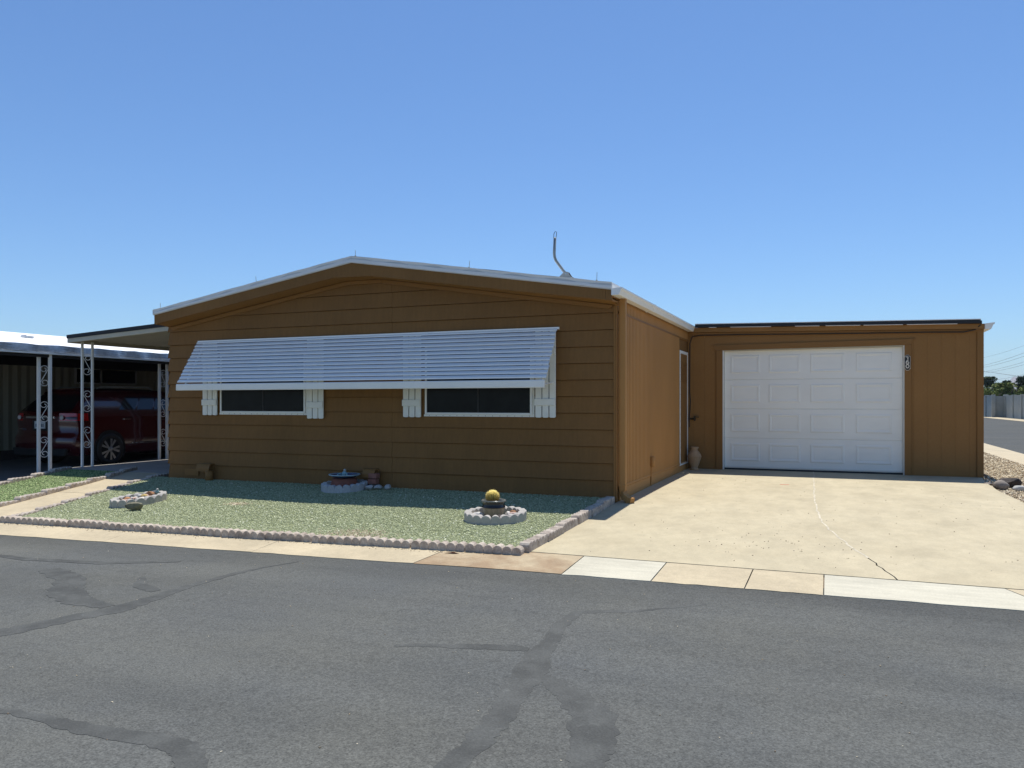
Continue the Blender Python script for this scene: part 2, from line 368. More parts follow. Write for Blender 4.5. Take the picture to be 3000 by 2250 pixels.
for i in range(len(J0)-1): slab(J0[i], J0[i+1], J1[i], J1[i+1], mm[i], 8 if J0[i+1]-J0[i] < 2 else 16)
kp = np.stack([rng.uniform(-6.4, 0, 420), np.zeros(420)], -1); kp[:,1] = [yfront(x)-.06-abs(rng.normal(0, .035)) for x in kp[:,0]]
o = stones('kerb_grit', kp, .0065, 'gravel_tan', swz, base); o['kind'] = 'stuff'
lf = MB().add([(-.70,-3.36,-.132),(-.62,-3.33,-.128),(-.55,-3.335,-.134),(-.60,-3.35,-.118)], [(0,1,3),(1,2,3),(0,3,2)]).build('dry_leaf', 'rust_leaf')
lf.location = (0, 0, swz(-.6, -3.35)+.135)
tag(lf, 'small dry rust-red leaf lying on the brownish sidewalk slab', 'leaf')

# ------------------------------------------------------------------ driveway: two slabs with a ragged crack between them
drv = MB().grid(lambda x, y: (x, y, drivez(y)-.035), [.03,2.5,4.6], [-3.08,-1.1,0,2,5.15]).build('driveway', 'joint_dirt'); tag(drv, kind='structure')
CR = [(5.19,2.20),(4.87,2.208),(1.67,2.30),(.64,2.336),(-.04,2.38),(-.61,2.431),(-1.0,2.495),(-1.46,2.598),(-1.88,2.698),(-2.48,2.857),(-3.08,3.01)][::-1]
def crk(y): return lerp_tab(CR, y)
def ddge(y): return lerp_tab([(-3.3,6.2),(-2.5,5.65),(-1,5.1),(.6,4.82),(1.8,4.71),(3,4.66),(4.4,4.70),(5.2,4.78)], y)
YR = [-3.075+i*(5.195+3.075)/90 for i in range(91)]
jag = [rnd.uniform(-.012, .012) for _ in YR]
def dslab(side):
    mb = MB(); n = 12; rows = []
    for k, y in enumerate(YR):
        c = crk(y)+jag[k]; wd = .006
        a, b = (.012, c-wd) if side < 0 else (c+wd, ddge(y)-.0)
        rows.append([(a+(b-a)*i/n, y+(.0 if 0 < k < 90 else 0), drivez(y)) for i in range(n+1)])
    for k in range(90): mb.add(rows[k]+rows[k+1], [(i, i+1, i+n+2, i+n+1) for i in range(n)])
    for e in ([r[0] for r in rows], [r[-1] for r in rows], rows[0]):
        mb.add(e+[(p[0], p[1], p[2]-.09) for p in e], [(i, i+1, i+len(e)+1, i+len(e)) for i in range(len(e)-1)])
    return mb.build('slab', 'concrete_drive', drv)
dslab(-1); dslab(1)
# old caulk in the upper half of the crack
ck = MB(); e = [(crk(y)+jag[k], y, drivez(y)+.0015) for k, y in enumerate(YR) if y > -2.4]
ck.add([(x-.006-rnd.uniform(0, .005), y, z) for x, y, z in e]+[(x+.006+rnd.uniform(0, .005), y, z) for x, y, z in e], [(i, i+1, i+1+len(e), i+len(e)) for i in range(len(e)-1)])
ck.build('crack_filler', 'crack_fill', drv)
MB().box(1.79, 1.92, 2.78, 2.81, drivez(2.8)-.01, drivez(2.8)+.002).build('paint_mark', 'mark_red', drv)

dp = np.stack([rng.uniform(.3, 4.6, 150), rng.uniform(-3.0, 3.5, 150)], -1); dp = np.concatenate([dp, np.stack([rng.normal(2.0, .5, 60), rng.normal(-2.0, .35, 60)], -1)])
o = stones('driveway_grit', dp, .006, 'grit_dark', lambda x, y: drivez(y), drv, tint=rng.random(len(dp))); o['kind'] = 'stuff'
# ------------------------------------------------------------------ walkway, patio, beds
def wR(y): return lerp_tab([(-3.6,-6.40),(-3.1,-6.60),(-1.25,-7.32),(-.2,-7.69),(.34,-7.82),(1.2,-8.1)], y)
def wL(y): return lerp_tab([(-3.7,-7.24),(-2.65,-7.62),(-1.0,-8.18),(-.32,-8.44),(.7,-8.96),(1.5,-9.3)], y)
YW = [-3.42,-3,-2.5,-2,-1.5]
walk = sheet('walkway', [(y, wL(y)+.03, wR(y)-.03) for y in (-3.42,-3,-2.5,-2,-1.56)], 'concrete_tan', lambda x, y: lot(x, y)-.012)
tag(walk, kind='structure')
o = sheet('slab', [(y, wL(y)+.03, wR(y)-.03) for y in (-1.548,-1,-.5,0,.35)], 'concrete_tan', lambda x, y: lot(x, y)-.012, walk)
pat = MB().box(-10.42, -7.47, .362, 14, -.25, .012).build('patio', 'concrete_grey'); tag(pat, kind='structure')
# beds under the coloured gravel
bedz = lambda x, y: lot(x, y)-.012
bed = sheet('gravel_bed', [(y, wR(y)+.03, -.02) for y in (-3.22,-2.6,-2,-1.4,-.8,-.3,.06)], 'soil_green', bedz); tag(bed, kind='structure')
def sL(y): return lerp_tab([(-3.6,-8.75),(-1.33,-9.54),(-.42,-9.86),(.55,-10.2)], y)
bed2 = sheet('gravel_bed', [(y, sL(y), wL(y)-.03) for y in (-3.4,-2.4,-1.4,-.6,0,.36)], 'soil_green', bedz); tag(bed2, kind='structure')
def scatter(n, rows, keep=None):
    y0, y1 = rows[0], rows[1]; out = []
    y = rng.uniform(y0, y1, n); u = rng.random(n)
    a = np.array([rows[2](t) for t in y]); b = np.array([rows[3](t) for t in y])
    x = a+(b-a)*u
    return np.stack([x, y], -1)
def patchtint(p, bare):
    t = rng.random(len(p))**1.25
    return np.clip(t, 0, 1)
p = scatter(84000, (-3.2, -.01, lambda y: wR(y)+.05, lambda y: -.03))
bare = [(-1.9, -2.93, .34), (-4.5, -1.72, .15)]
tt = np.where(rng.random(len(p)) < .018, 1.0, .12+rng.random(len(p))**1.2*.76)
msk = np.ones(len(p), bool)
for bx, by, br in bare:
    d = np.hypot(p[:,0]-bx, (p[:,1]-by)*1.6); msk &= ~((d < br) & (rng.random(len(p)) < .6))
gg = stones('green_gravel', p[msk], .0098, 'gravel_green', bedz, tint=tt[msk]); tag(gg, 'green dyed crushed stone covering the front yard', 'gravel', kind='stuff')
for bx, by, br in bare:
    q = np.stack([rng.normal(bx, br*.55, int(2200*br)), rng.normal(by, br*.35, int(2200*br))], -1); q = q[q[:,1] > -3.15]
    o = stones('bare_gravel', q, .010, 'gravel_tan', bedz); tag(o, 'patch of undyed tan gravel showing through near the ' + ('front border' if by < -2.5 else 'middle of the yard'), 'gravel', kind='stuff')
p = scatter(17000, (-3.3, .34, lambda y: sL(y)+.03, lambda y: wL(y)-.05))
gg = stones('green_gravel', p, .0115, 'gravel_green_deep', bedz, tint=rng.random(len(p))**1.4*.9); tag(gg, 'green dyed gravel in the narrow strip beside the walkway', 'gravel', kind='stuff')
# tan gravel at the street corner
def gz(x, y): return -.045-.006*(5-y) if y < 5 else -.045-.004*(y-5)
ge = sheet('gravel_bed', [(y, (ddge(y)+.01 if y < 5.1 else 4.4), 6.15) for y in (-3.0,-1,.6,1.8,3,4.4,5.15,8,12,16,24)], 'soil_tan', lambda x, y: max(gz(x, y), -.14)-.012); tag(ge, kind='structure')
p = scatter(15000, (0.8, 16, lambda y: (ddge(y)+.02 if y < 5.1 else 4.82), lambda y: 6.12))
wgt = rng.random(len(p)) < np.clip(1.15-(p[:,1]-1)/18, .35, 1); p = p[wgt]
o = stones('tan_gravel', p, .020, 'gravel_tan', lambda x, y: max(gz(x, y), -.14)-.012); tag(o, 'tan crushed stone at the street corner beside the garage', 'gravel', kind='stuff')
ss = MB().grid(lambda x, y: (x, y, -.125-.05*(x-6.13)/1.1), [6.13,6.7,7.22], [-3.0,2,6,8.5,8.51,11.5,11.51,14.5,14.51,18,24,40,80,130]).build('side_sidewalk', 'concrete_tan'); tag(ss, kind='structure')

# ------------------------------------------------------------------ scalloped concrete edging
SW = .089
def arch(w, h, n=7):
    r_ = w/2; return [(-r_, -.07)]+[(-r_*math.cos(math.pi*k/n), h-r_+r_*math.sin(math.pi*k/n)) for k in range(n+1)]+[(r_, -.07)]
def edge_mesh(n=6, h=.056, th=.098, m='edging_stone', w=SW):
    mb = MB(); L = n*w
    for k in range(n):
        c = (k-(n-1)/2)*w
        mb.prism([(c+x, z) for x, z in arch(w*.985, h+rnd.uniform(-.004, .004))], 'y', -th/2, th/2)
    mb.box(-L/2+.004, L/2-.004, -th*.42, th*.42, -.07, h-w*.49)
    return mb.mesh('edging_block', m)
EM = [edge_mesh() for _ in range(5)]; EMs = [edge_mesh(h=.045) for _ in range(3)]
def border(label, pts, zoff=0, meshes=EM, skew=.02, closed=False):
    t = thing('garden_border', (pts[0][0], pts[0][1], lot(*pts[0])), label, 'edging', 'scalloped concrete garden borders')
    P = [Vector(p) for p in pts]; seg = [(b-a).length for a, b in zip(P, P[1:])]; tot = sum(seg); n = max(1, round(tot/(6*SW+.008))); st = tot/n
    for i in range(n):
        s = (i+.5)*st; k = 0
        while s > seg[k] and k < len(seg)-1: s -= seg[k]; k += 1
        q = P[k].lerp(P[k+1], s/seg[k]); d = P[k+1]-P[k]
        place(meshes[i % len(meshes)], 'edging_block', t, (q.x+rnd.uniform(-.006, .006), q.y+rnd.uniform(-.008, .008), lot(q.x, q.y)+zoff+rnd.uniform(-.006, .006)),
              (rnd.uniform(-.05, .05), rnd.uniform(-.012, .012), math.atan2(d.y, d.x)+rnd.uniform(-skew, skew)), bevel=.003, scale=(st/(6*SW+.006), 1, 1))
    return t
border('pinkish scalloped concrete border along the sidewalk in front of the green yard', [(-6.52,-3.37),(-4.7,-3.335),(-3,-3.30),(-1,-3.23),(.0,-3.185)], -.012)
border('scalloped concrete border between the green yard and the driveway', [(-.01,-3.12),(-.02,-1.6),(-.03,-.12)], -.014)
border('low scalloped border on the yard side of the walkway', [(-6.57,-3.30),(-6.62,-3.1),(-7.32,-1.25),(-7.69,-.2),(-7.86,.36)], -.03, EMs)
border('scalloped border between the walkway and the narrow green strip', [(wL(-3.4),-3.4),(wL(-2.65),-2.65),(wL(-1),-1.0),(wL(-.32),-.32),(wL(.72),.72)], -.01)
border('scalloped border at the far side of the narrow green strip, next to the carport', [(-8.9,-3.2),(-9.54,-1.33),(-9.86,-.42),(-10.2,.4)], -.01)
def ring(name, label, cx, cy, rx, ry, n, h, m, per=5, a0=0, gap=0, th=.078, ztop=None):
    t = thing(name, (cx, cy, lot(cx, cy)), label, 'planter')
    i = 0
    while i < n:
        k1 = min(i+per, n); mb = MB()
        for k in range(i, k1):
            a = a0+2*math.pi*k/n; px, py = cx+rx*math.cos(a), cy+ry*math.sin(a)
            tx, ty = -rx*math.sin(a), ry*math.cos(a); L = math.hypot(tx, ty); tx /= L; ty /= L
            wdt = 2*math.pi/n*L*1.015; zb = lot(px, py)
            for (pp, hh, tk) in ((arch(wdt, h), 0, th), ([(-wdt/2, -.05), (-wdt/2, h*.55), (wdt/2, h*.55), (wdt/2, -.05)], 0, th*.86)):
                nn = len(pp); vs = []
                for s in (-.5, .5):
                    for u, z in pp:
                        uu = u*(1+s*th/max(L, .1)*1.0)
                        vs.append((px+tx*uu+ty*s*tk, py+ty*uu-tx*s*tk, zb+z))
                mb.add(vs, [tuple(range(nn))[::-1], tuple(range(nn, 2*nn))]+[(q, (q+1) % nn, (q+1) % nn+nn, q+nn) for q in range(nn)])
        mb.build('edging_block', m, t, bevel=.004); i = k1
    return t
def rock(name, loc, size, m, label, cat='rock', group=None, seed=0, rough=.25, n=2, rotz=0):
    r2 = random.Random(seed); me = bpy.data.meshes.new(name); import bmesh
    bm = bmesh.new(); bmesh.ops.create_icosphere(bm, subdivisions=n+1, radius=1)
    cs = [Vector((r2.gauss(0, 1), r2.gauss(0, 1), r2.gauss(0, 1))).normalized() for _ in range(9)]; ds = [r2.uniform(.45, .8) if rough > .3 else r2.uniform(.62, .92) for _ in cs]
    for v in bm.verts:
        q = v.co.copy()
        for c_, d_ in zip(cs, ds):
            e_ = q.dot(c_)-d_
            if e_ > 0: q -= c_*e_*(1 if rough > .3 else .85)
        q *= 1+rough*.25*(r2.random()-.5); v.co = q
    bm.to_mesh(me); bm.free(); me.materials.append(MATS[m])
    me.polygons.foreach_set('use_smooth', [rough < .2]*len(me.polygons))
    o = place(me, name, None, loc, (0, 0, rotz), scale=size); return tag(o, label, cat, group)

# ------------------------------------------------------------------ the house
HX0, HX1 = -7.42, 0.0
hs = thing('mobile_home', (-3.7, 0, 0), 'brown lap-sided mobile home with low white gable roof', 'house')
RAKE = [(-7.42,2.415),(-4.0,2.965),(-3.41,2.96),(0.0,2.425)]
ZB = [.022,.217,.434,.646,.858,1.07,1.284,1.496,1.707,1.918,2.128,2.342,2.555,2.767,2.98]
def clip_top(x0, x1, z0, z1):
    xs_ = sorted(set([x0, x1]+[x0+(x1-x0)*k/60 for k in range(61)]+[q for q, _ in RAKE if x0 < q < x1]))
    top = [(x, min(z1, lerp_tab(RAKE, x))) for x in xs_ if lerp_tab(RAKE, x) > z0+.004]
    if len(top) < 2: return None
    out = [top[0]]                        # drop points on straight runs
    for a, b, c_ in zip(top, top[1:], top[2:]):
        if abs((b[0]-a[0])*(c_[1]-a[1])-(c_[0]-a[0])*(b[1]-a[1])) > 1e-7: out.append(b)
    return out+[top[-1]]
core = MB().prism([(-7.40,-.3)]+[(-7.40,2.40),(-4.0,2.95),(-3.41,2.945),(-.02,2.41)]+[(-.02,-.3)], 'y', .020, 17.8).build('wall_core', 'brown_paint', hs)
for k in range(len(ZB)-1):
    z0, z1 = ZB[k]+rnd.uniform(-.0012, .0012), ZB[k+1]-.006
    if k == 0: z0 = -.12
    for (a, b) in ((-7.40, -3.2485), (-3.2455, -.022)):
        jx = rnd.uniform(-.0015, .0015); top = clip_top(a, b, z0, z1)
        if not top: continue
        poly = [(top[0][0], z0)]+top+[(top[-1][0], z0)]
        n = len(poly); th = lambda z: -.004-.021*max(0, 1-(z-ZB[k])/(ZB[k+1]-ZB[k])) if z > ZB[k] else -.025
        vs = [(x, th(z)+jx, z) for x, z in poly]+[(x, .012, z) for x, z in poly]
        MB().add(vs, [tuple(range(n)), tuple(range(n, 2*n))[::-1]]+[((i+1) % n, i, i+n, (i+1) % n+n) for i in range(n)]).build('siding_board', 'brown_paint', hs)
    # side boards seen edge-on at the left corner
    if z1 < 2.6:
        MB().add([(-7.402,-.004,z1),(-7.405,-.004,z1),(-7.436,-.02,z0),(-7.402,-.02,z0),(-7.402,17.5,z1),(-7.405,17.5,z1),(-7.436,17.5,z0),(-7.402,17.5,z0)],
                 [(0,1,2,3),(7,6,5,4),(1,5,6,2),(0,4,5,1),(3,2,6,7)]).build('siding_board', 'brown_paint', hs)
# rake trim under the soffit
tr = [(x, z-.056+(.0 if abs(x+3.7) > 1 else 0)) for x, z in RAKE]
def strip(top, bot, y0, y1, name, m, parent, bevel=0):
    n = len(top); v = []
    for y in (y0, y1): v += [(x, y, z) for x, z in top]+[(x, y, z) for x, z in bot]
    f = []
    for i in range(n-1):
        f += [(i, i+1, n+i+1, n+i), (2*n+i+1, 2*n+i, 3*n+i, 3*n+i+1), (i+1, i, 2*n+i, 2*n+i+1), (n+i, n+i+1, 3*n+i+1, 3*n+i)]
    f += [(0, n, 3*n, 2*n), (n-1, 3*n-1, 4*n-1, 2*n-1)]
    return MB().add(v, f).build(name, m, parent, bevel=bevel)
strip([(-7.36,2.412),(-4.0,2.958),(-3.413,2.953)], [(-7.30,2.368),(-3.97,2.908),(-3.413,2.900)], -.044, -.0225, 'rake_trim', 'brown_trim', hs)
strip([(-3.409,2.953),(-.03,2.43)], [(-3.409,2.900),(-.075,2.385)], -.044, -.0225, 'rake_trim', 'brown_trim', hs)
RT = [(-7.43,2.672),(-3.733,3.266),(.022,2.678)]
WB = [(-7.43,2.599),(-3.733,3.176),(.02,2.598)]
# roof deck with slightly wavy white coating
mb = MB(); NX = 40; XR = [-7.44+i*(.03+7.44)/NX for i in range(NX+1)]; XR = sorted(XR+[-3.733])
def rtop(x): return lerp_tab(RT, x)
mb.grid(lambda x, y: (x, y, rtop(x)+.004*math.sin(7*x+1.3*y)*(1 if y > -.3 else .6)), XR, [-.312,-.2,.2,1,2.5,5,9,13,18.1])
mb.grid(lambda x, t: (x, -.312+.004*t+.002*math.sin(23*x), rtop(x)-.045*t+.0035*math.sin(9*x)+.002*math.sin(31*x)), XR, [0,.5,1])
mb.grid(lambda x, t: (x, -.318-.004*t, rtop(x)-.045-(rtop(x)-.045-lerp_tab(WB, x))*t+.002*math.sin(14*x)), XR, [0,.9,1])
mb.grid(lambda x, t: (x, -.322+.05*t, lerp_tab(WB, x)), XR, [0, 1])
mb.add([(-7.44,-.32,2.672),(-7.44,18.1,2.672),(-7.44,18.1,2.60),(-7.44,-.32,2.60)], [(0,1,2,3)]); mb.add([(.03,-.312,2.678),(.03,18.1,2.678),(.03,18.1,2.598),(.03,-.312,2.598)], [(0,3,2,1)])
rf = mb.build('roof', 'white_roof', hs)
strip([(-7.44,2.655),(-3.733,3.252),(.03,2.66)], [(-7.44,2.585),(-3.733,3.168),(.03,2.585)], -.309, -.303, 'roof_edge_trim', 'roof_edge', rf)
FB = [(-7.40,2.447),(-4.036,2.978),(-3.428,2.966),(.035,2.452)]
def fasc(x0, x1, nm):
    xs_ = sorted([x0, x1]+[x for x, _ in FB+WB if x0 < x < x1])
    return strip([(x, lerp_tab(WB, x)+.006) for x in xs_], [(x, lerp_tab(FB, x)) for x in xs_], -.30, -.272, nm, 'brown_paint', hs)
fasc(-7.425, -7.352, 'fascia_end'); fasc(-7.349, -3.431, 'fascia'); fasc(-3.428, -.052, 'fascia'); fasc(-.049, .032, 'fascia_end')
# soffit
mb = MB()
for (a, za), (b, zb_) in zip(FB, FB[1:]): mb.add([(a,-.285,za+.010),(b,-.285,zb_+.010),(b,.0,lerp_tab(RAKE,b)-.002),(a,.0,lerp_tab(RAKE,a)-.002)], [(0,1,2,3)])
mb.build('soffit', 'brown_trim', hs)
MB().box(.0, .036, -.298, .02, 2.452, 2.472).build('soffit_end', 'brown_trim', hs)
MB().box(-7.43, -7.402, -.27, 17.9, 2.44, 2.60).build('eave_board', 'brown_paint', hs)
MB().box(.0125, .028, -.27, 5.2, 2.50, 2.60).build('eave_board', 'brown_trim', hs)
# corner trims
MB().box(-.022, .0, -.030, .010, -.12, 2.43).build('corner_trim', 'brown_trim', hs, bevel=.003)
MB().box(.001, .019, -.026, .03, -.12, 2.30).build('corner_trim', 'brown_trim', hs, bevel=.003)
MB().box(.001, .022, -.03, .022, 2.304, 2.452).build('corner_trim', 'brown_trim', hs, bevel=.003)
# ribbed side wall
def rib(name, y0, y1, z0, z1, per=.082, d=.013):
    mb = MB(); n = int((y1-y0)/per); per = (y1-y0)/n; pr = []
    for k in range(n):
        b = y0+k*per; pr += [(b, 0), (b+per*.30, 0), (b+per*.40, d), (b+per*.90, d)]
    pr.append((y1, 0))
    mb.grid(lambda i, z: (.004+pr[i][1], pr[i][0], z), range(len(pr)), [z0, z1]); return mb.build(name, 'brown_ribbed_lit', hs)
rib('ribbed_siding', .11, 4.235, .125, 2.338, d=.018); rib('ribbed_siding', .11, 5.09, 2.366, 2.51)
MB().box(.006, .027, .10, 5.09, 2.337, 2.367).build('side_trim', 'brown_trim', hs, bevel=.004)
MB().prism([(.002,-.14),(.030,-.14),(.018,.10),(.030,.115),(.026,.135),(.002,.14)], 'y', .10, 5.08).build('skirt_board', 'brown_ribbed_lit', hs)
MB().box(-.02, .003, .04, 5.1, -.2, 2.52).build('side_wall', 'brown_paint', hs)
# white framed access panel beside the garage
pn = MB().box(.006, .020, 4.29, 5.03, .12, 2.10).build('access_panel', 'brown_trim', hs)
for b in ((.018,.030,4.262,4.312,.085,2.13), (.018,.030,5.02,5.056,.085,2.13), (.018,.029,4.312,5.02,2.075,2.128), (.018,.029,4.312,5.02,.088,.125)):
    MB().box(*b).build('frame', 'white_vinyl', pn, bevel=.002)
for k in range(17): MB().box(.0295, .0325, 4.281, 4.293, .17+k*.117, .182+k*.117).build('screw', 'grey_steel', pn)
for k in range(12):
    z = 1.57+k*.03; MB().prism([(4.36, z), (4.98, z), (4.98, z+.012), (4.36, z+.012)], 'x', .018, .030).build('louvre', 'brown_trim', pn)
# small utility box with conduit on the ribbed wall
MB().tube([(.045,1.93,.25),(.045,1.93,.40)], .042, 10).build('utility_box', 'brown_ribbed_lit', hs, True, .006)
MB().tube([(.032,1.90,-.03),(.030,1.92,.06),(.026,1.93,.25)], .011, 6).build('conduit', 'brown_ribbed_lit', hs)
# gutter and downspout
GP = [(.033,2.598),(.033,2.516),(.130,2.514),(.139,2.534),(.152,2.573),(.166,2.585),(.166,2.607),(.158,2.607),(.158,2.59),(.145,2.58),(.130,2.54),(.12,2.524),(.042,2.524),(.042,2.598)]
gu = MB().prism(GP, 'y', -.335, 5.06).build('gutter', 'white_paint', hs)
MB().prism([(.034,2.597),(.034,2.517),(.129,2.515),(.138,2.535),(.151,2.574),(.165,2.586),(.165,2.605)], 'y', -.342, -.335).build('end_cap', 'white_metal', gu)
MB().prism([(.030,2.60),(.030,2.508),(.134,2.506),(.145,2.533),(.158,2.571),(.172,2.583),(.172,2.611),(.160,2.611)], 'y', 1.54, 1.60).build('joint', 'white_paint', gu)
mb = MB(); DP = [(.075,.065,2.516),(.075,.065,2.3),(.075,.065,.22),(.075,.065,.10),(.085,.055,.045),(.12,.02,.01),(.17,-.015,-.015),(.225,-.05,-.03)]
# rectangular downspout swept along its path
ring_ = []
for i, p in enumerate(DP):
    d = (Vector(DP[min(i+1, len(DP)-1)])-Vector(DP[max(i-1, 0)])).normalized()
    side = Vector((.57,.82,0)).normalized() if i > 3 else Vector((0,1,0)); side = (side-d*side.dot(d)).normalized(); up = d.cross(side).normalized()
    ring_.append([Vector(p)+side*a*.036+up*b*.042 for a, b in ((-1,-1),(1,-1),(1,1),(-1,1))])
for i in range(len(ring_)-1): mb.add(ring_[i]+ring_[i+1], [(k, (k+1) % 4, (k+1) % 4+4, k+4) for k in range(4)])
mb.add(ring_[-1], [(0,1,2,3)]); ds = mb.build('downspout', 'brown_ribbed_lit', hs, bevel=.006)
MB().box(.030, .120, .024, .106, .14, .175).build('bracket', 'brown_ribbed_lit', ds, bevel=.003)
# windows
def window(x0, x1, zl, zt, mull):
    fr = MB().box(x0+.02, x1-.02, -.034, .006, zl+.02, zt-.02).build('window', 'screen_glass', hs)
    for b in ((x0, x0+.028, -.048, -.02, zl, zt), (x1-.028, x1, -.048, -.02, zl, zt), (x0+.028, x1-.028, -.046, -.02, zl, zl+.026), (x0+.028, x1-.028, -.046, -.02, zt-.026, zt)):
        MB().box(*b).build('frame', 'white_paint', fr, bevel=.003)
    MB().box(x0-.022, x1+.028, -.030, -.008, zl-.028, zl-.001).build('flange', 'white_vinyl', fr)
    MB().box(x1+.001, x1+.03, -.030, -.008, zl-.001, zt).build('flange', 'white_vinyl', fr)
    for k in range(15): MB().box(x0+.06+k*(x1-x0-.1)/14, x0+.067+k*(x1-x0-.1)/14, -.0325, -.029, zl-.020, zl-.012).build('screw', 'dark_hole', fr)
    MB().box(mull-.012, mull+.012, -.040, -.03, zl+.026, zt-.026).build('mullion', 'car_black', fr)
window(-6.333, -4.72, 1.045, 1.98, -5.5); window(-2.705, -1.115, 1.04, 1.98, -1.894)
# shutters: three rounded slats and two cross bars each
def shutter(x0, x1, zl, bar, top=2.14):
    s = None; w3 = (x1-x0)/3
    for k in range(3):
        a, b = x0+k*w3+.006, x0+(k+1)*w3-.006
        pl = [(a, zl+.008), (a+.02, zl), (b-.02, zl), (b, zl+.008), (b, top-.008), (b-.02, top), (a+.02, top), (a, top-.008)]
        if s is None: s = MB().box(x0+.03, x1-.03, -.040, -.0235, zl+.1, top-.1).build('shutter', 'dark_hole', hs)
        MB().prism(pl, 'y', -.060, -.041).build('slat', 'white_vinyl', s, bevel=.003)
    for z in (bar, top-.27): MB().box(x0-.004, x1-.010, -.078, -.0605, z-.046, z+.046).build('cross_bar', 'white_vinyl', s, bevel=.012, seg=2)
shutter(-6.676, -6.376, 1.005, 1.205); shutter(-4.682, -4.381, .966, 1.168); shutter(-3.05, -2.756, .998, 1.199); shutter(-1.069, -.777, 1.006, 1.209)
# slatted window awning
aw = MB().box(-6.78, -.74, -.05, -.0235, 2.150, 2.180).build('window_awning', 'white_metal', hs)
N = 12; XA0, XA1 = -6.785, -.765
for i in range(N):
    y = -.042-.0352*i; z = 2.176-.0563*i
    pr = [(y+.012, z+.002), (y-.024, z-.028), (y-.027, z-.0462), (y-.0255, z-.0462), (y-.0225, z-.0295), (y+.0125, z-.0005)]
    MB().prism(pr, 'x', XA0+rnd.uniform(-.008, .008), XA1+rnd.uniform(-.008, .008)).build('slat', 'white_metal', aw)
MB().prism([(-.452,1.388),(-.470,1.390),(-.473,1.40),(-.470,1.478),(-.462,1.488),(-.452,1.488)], 'x', -6.80, -.785).build('front_rail', 'white_paint', aw)
for x in (-6.66, -.86):
    MB().prism([(-.05,2.13),(-.05,2.09),(-.452,1.43),(-.452,1.47)], 'x', x, x+.03).build('support_arm', 'white_metal', aw)
for x in (-6.70, -.83):
    MB().tube([(x,-.03,1.46),(x,-.452,1.43)], .010, 6).build('brace', 'white_metal', aw)
# vents at the foot of the wall
def vent(x, z, w_, m='brown_trim'):
    vb = MB(); pr = [(-.02,z-.06),(-.02,z+.085),(-.10,z+.085),(-.13,z+.065),(-.15,z+.01),(-.152,z-.03),(-.145,z-.03),(-.14,z+.005),(-.122,z+.055),(-.096,z+.074),(-.03,z+.074),(-.03,z-.06)]
    v = vb.prism(pr, 'x', x, x+w_).build('vent_hood', m, hs)
    return v
v = vent(-6.72, .16, .26); MB().tube([(-6.50,-.095,-.03),(-6.50,-.095,.14)], .062, 12).build('pipe', 'brown_trim', v, True)
MB().lathe([(.062,0),(.070,0),(.070,.012),(.062,.012)], (-6.50,-.095,.01), 14).build('collar', 'brown_trim', v)
MB().box(-7.06, -6.78, -.032, -.0215, .045, .15).build('vent_plate', 'brown_trim', hs)
vent(-3.66, .175, .20, 'brown_trim')
# thin rods standing along the roof edge
for (x, ln, lean) in ((-7.33,.095,0), (-5.43,.095,-.012), (-3.69,.088,0), (-1.92,.095,.012), (-.17,.108,.004)):
    z = rtop(x); r_ = MB().tube([(x,-.27,z),(x+lean,-.27,z+ln)], .0035, 5).build('roof_rod', 'grey_steel', hs)
    MB().tube([(x,-.27,z-.004),(x,-.27,z+.014)], .012, 6).build('clip', 'grey_steel', r_)
# satellite-dish foot left on the roof
am = thing('antenna_mast', (-.62,-.10,rtop(-.62)), 'bent grey steel mast with cable loop on the white roof', 'mast')
x, y, z = -.66, -.06, rtop(-.66)
MB().tube([(x+.03,y,z+.06),(x-.02,y,z+.12),(x-.115,y,z+.25),(x-.135,y,z+.30),(x-.14,y,z+.35),(x-.13,y,z+.55)], .019, 10).build('pole', 'grey_steel', am, True)
MB().prism([(x-.07,z+.005),(x+.085,z-.01),(x+.085,z+.03),(x+.06,z+.09),(x+.01,z+.10),(x-.07,z+.03)], 'y', y-.030, y-.024).build('bracket', 'grey_steel', am)
MB().prism([(x-.07,z+.005),(x+.085,z-.01),(x+.085,z+.03),(x+.06,z+.09),(x+.01,z+.10),(x-.07,z+.03)], 'y', y+.024, y+.030).build('bracket', 'grey_steel', am)
MB().box(x-.10, x+.12, y-.06, y+.06, z-.012, z+.012).build('base_plate', 'white_roof', am)
for bx, bz in ((-.05,.02),(.03,.07),(.065,.01)): MB().tube([(x+bx,y-.036,z+bz),(x+bx,y-.028,z+bz)], .007, 6).build('bolt', 'chrome', am)
MB().tube([(x-.147,y,z+.545),(x-.145,y,z+.60),(x-.125,y,z+.632),(x-.108,y,z+.622),(x-.108,y,z+.59),(x-.118,y,z+.545)], .004, 5).build('cable_loop', 'black_rubber', am)
MB().tube([(x+.05,y-.02,z+.09),(x+.09,y-.03,z+.05),(x+.12,y-.05,z+.012),(x+.17,y-.06,z-.012)], .006, 5).build('cable', 'black_rubber', am)

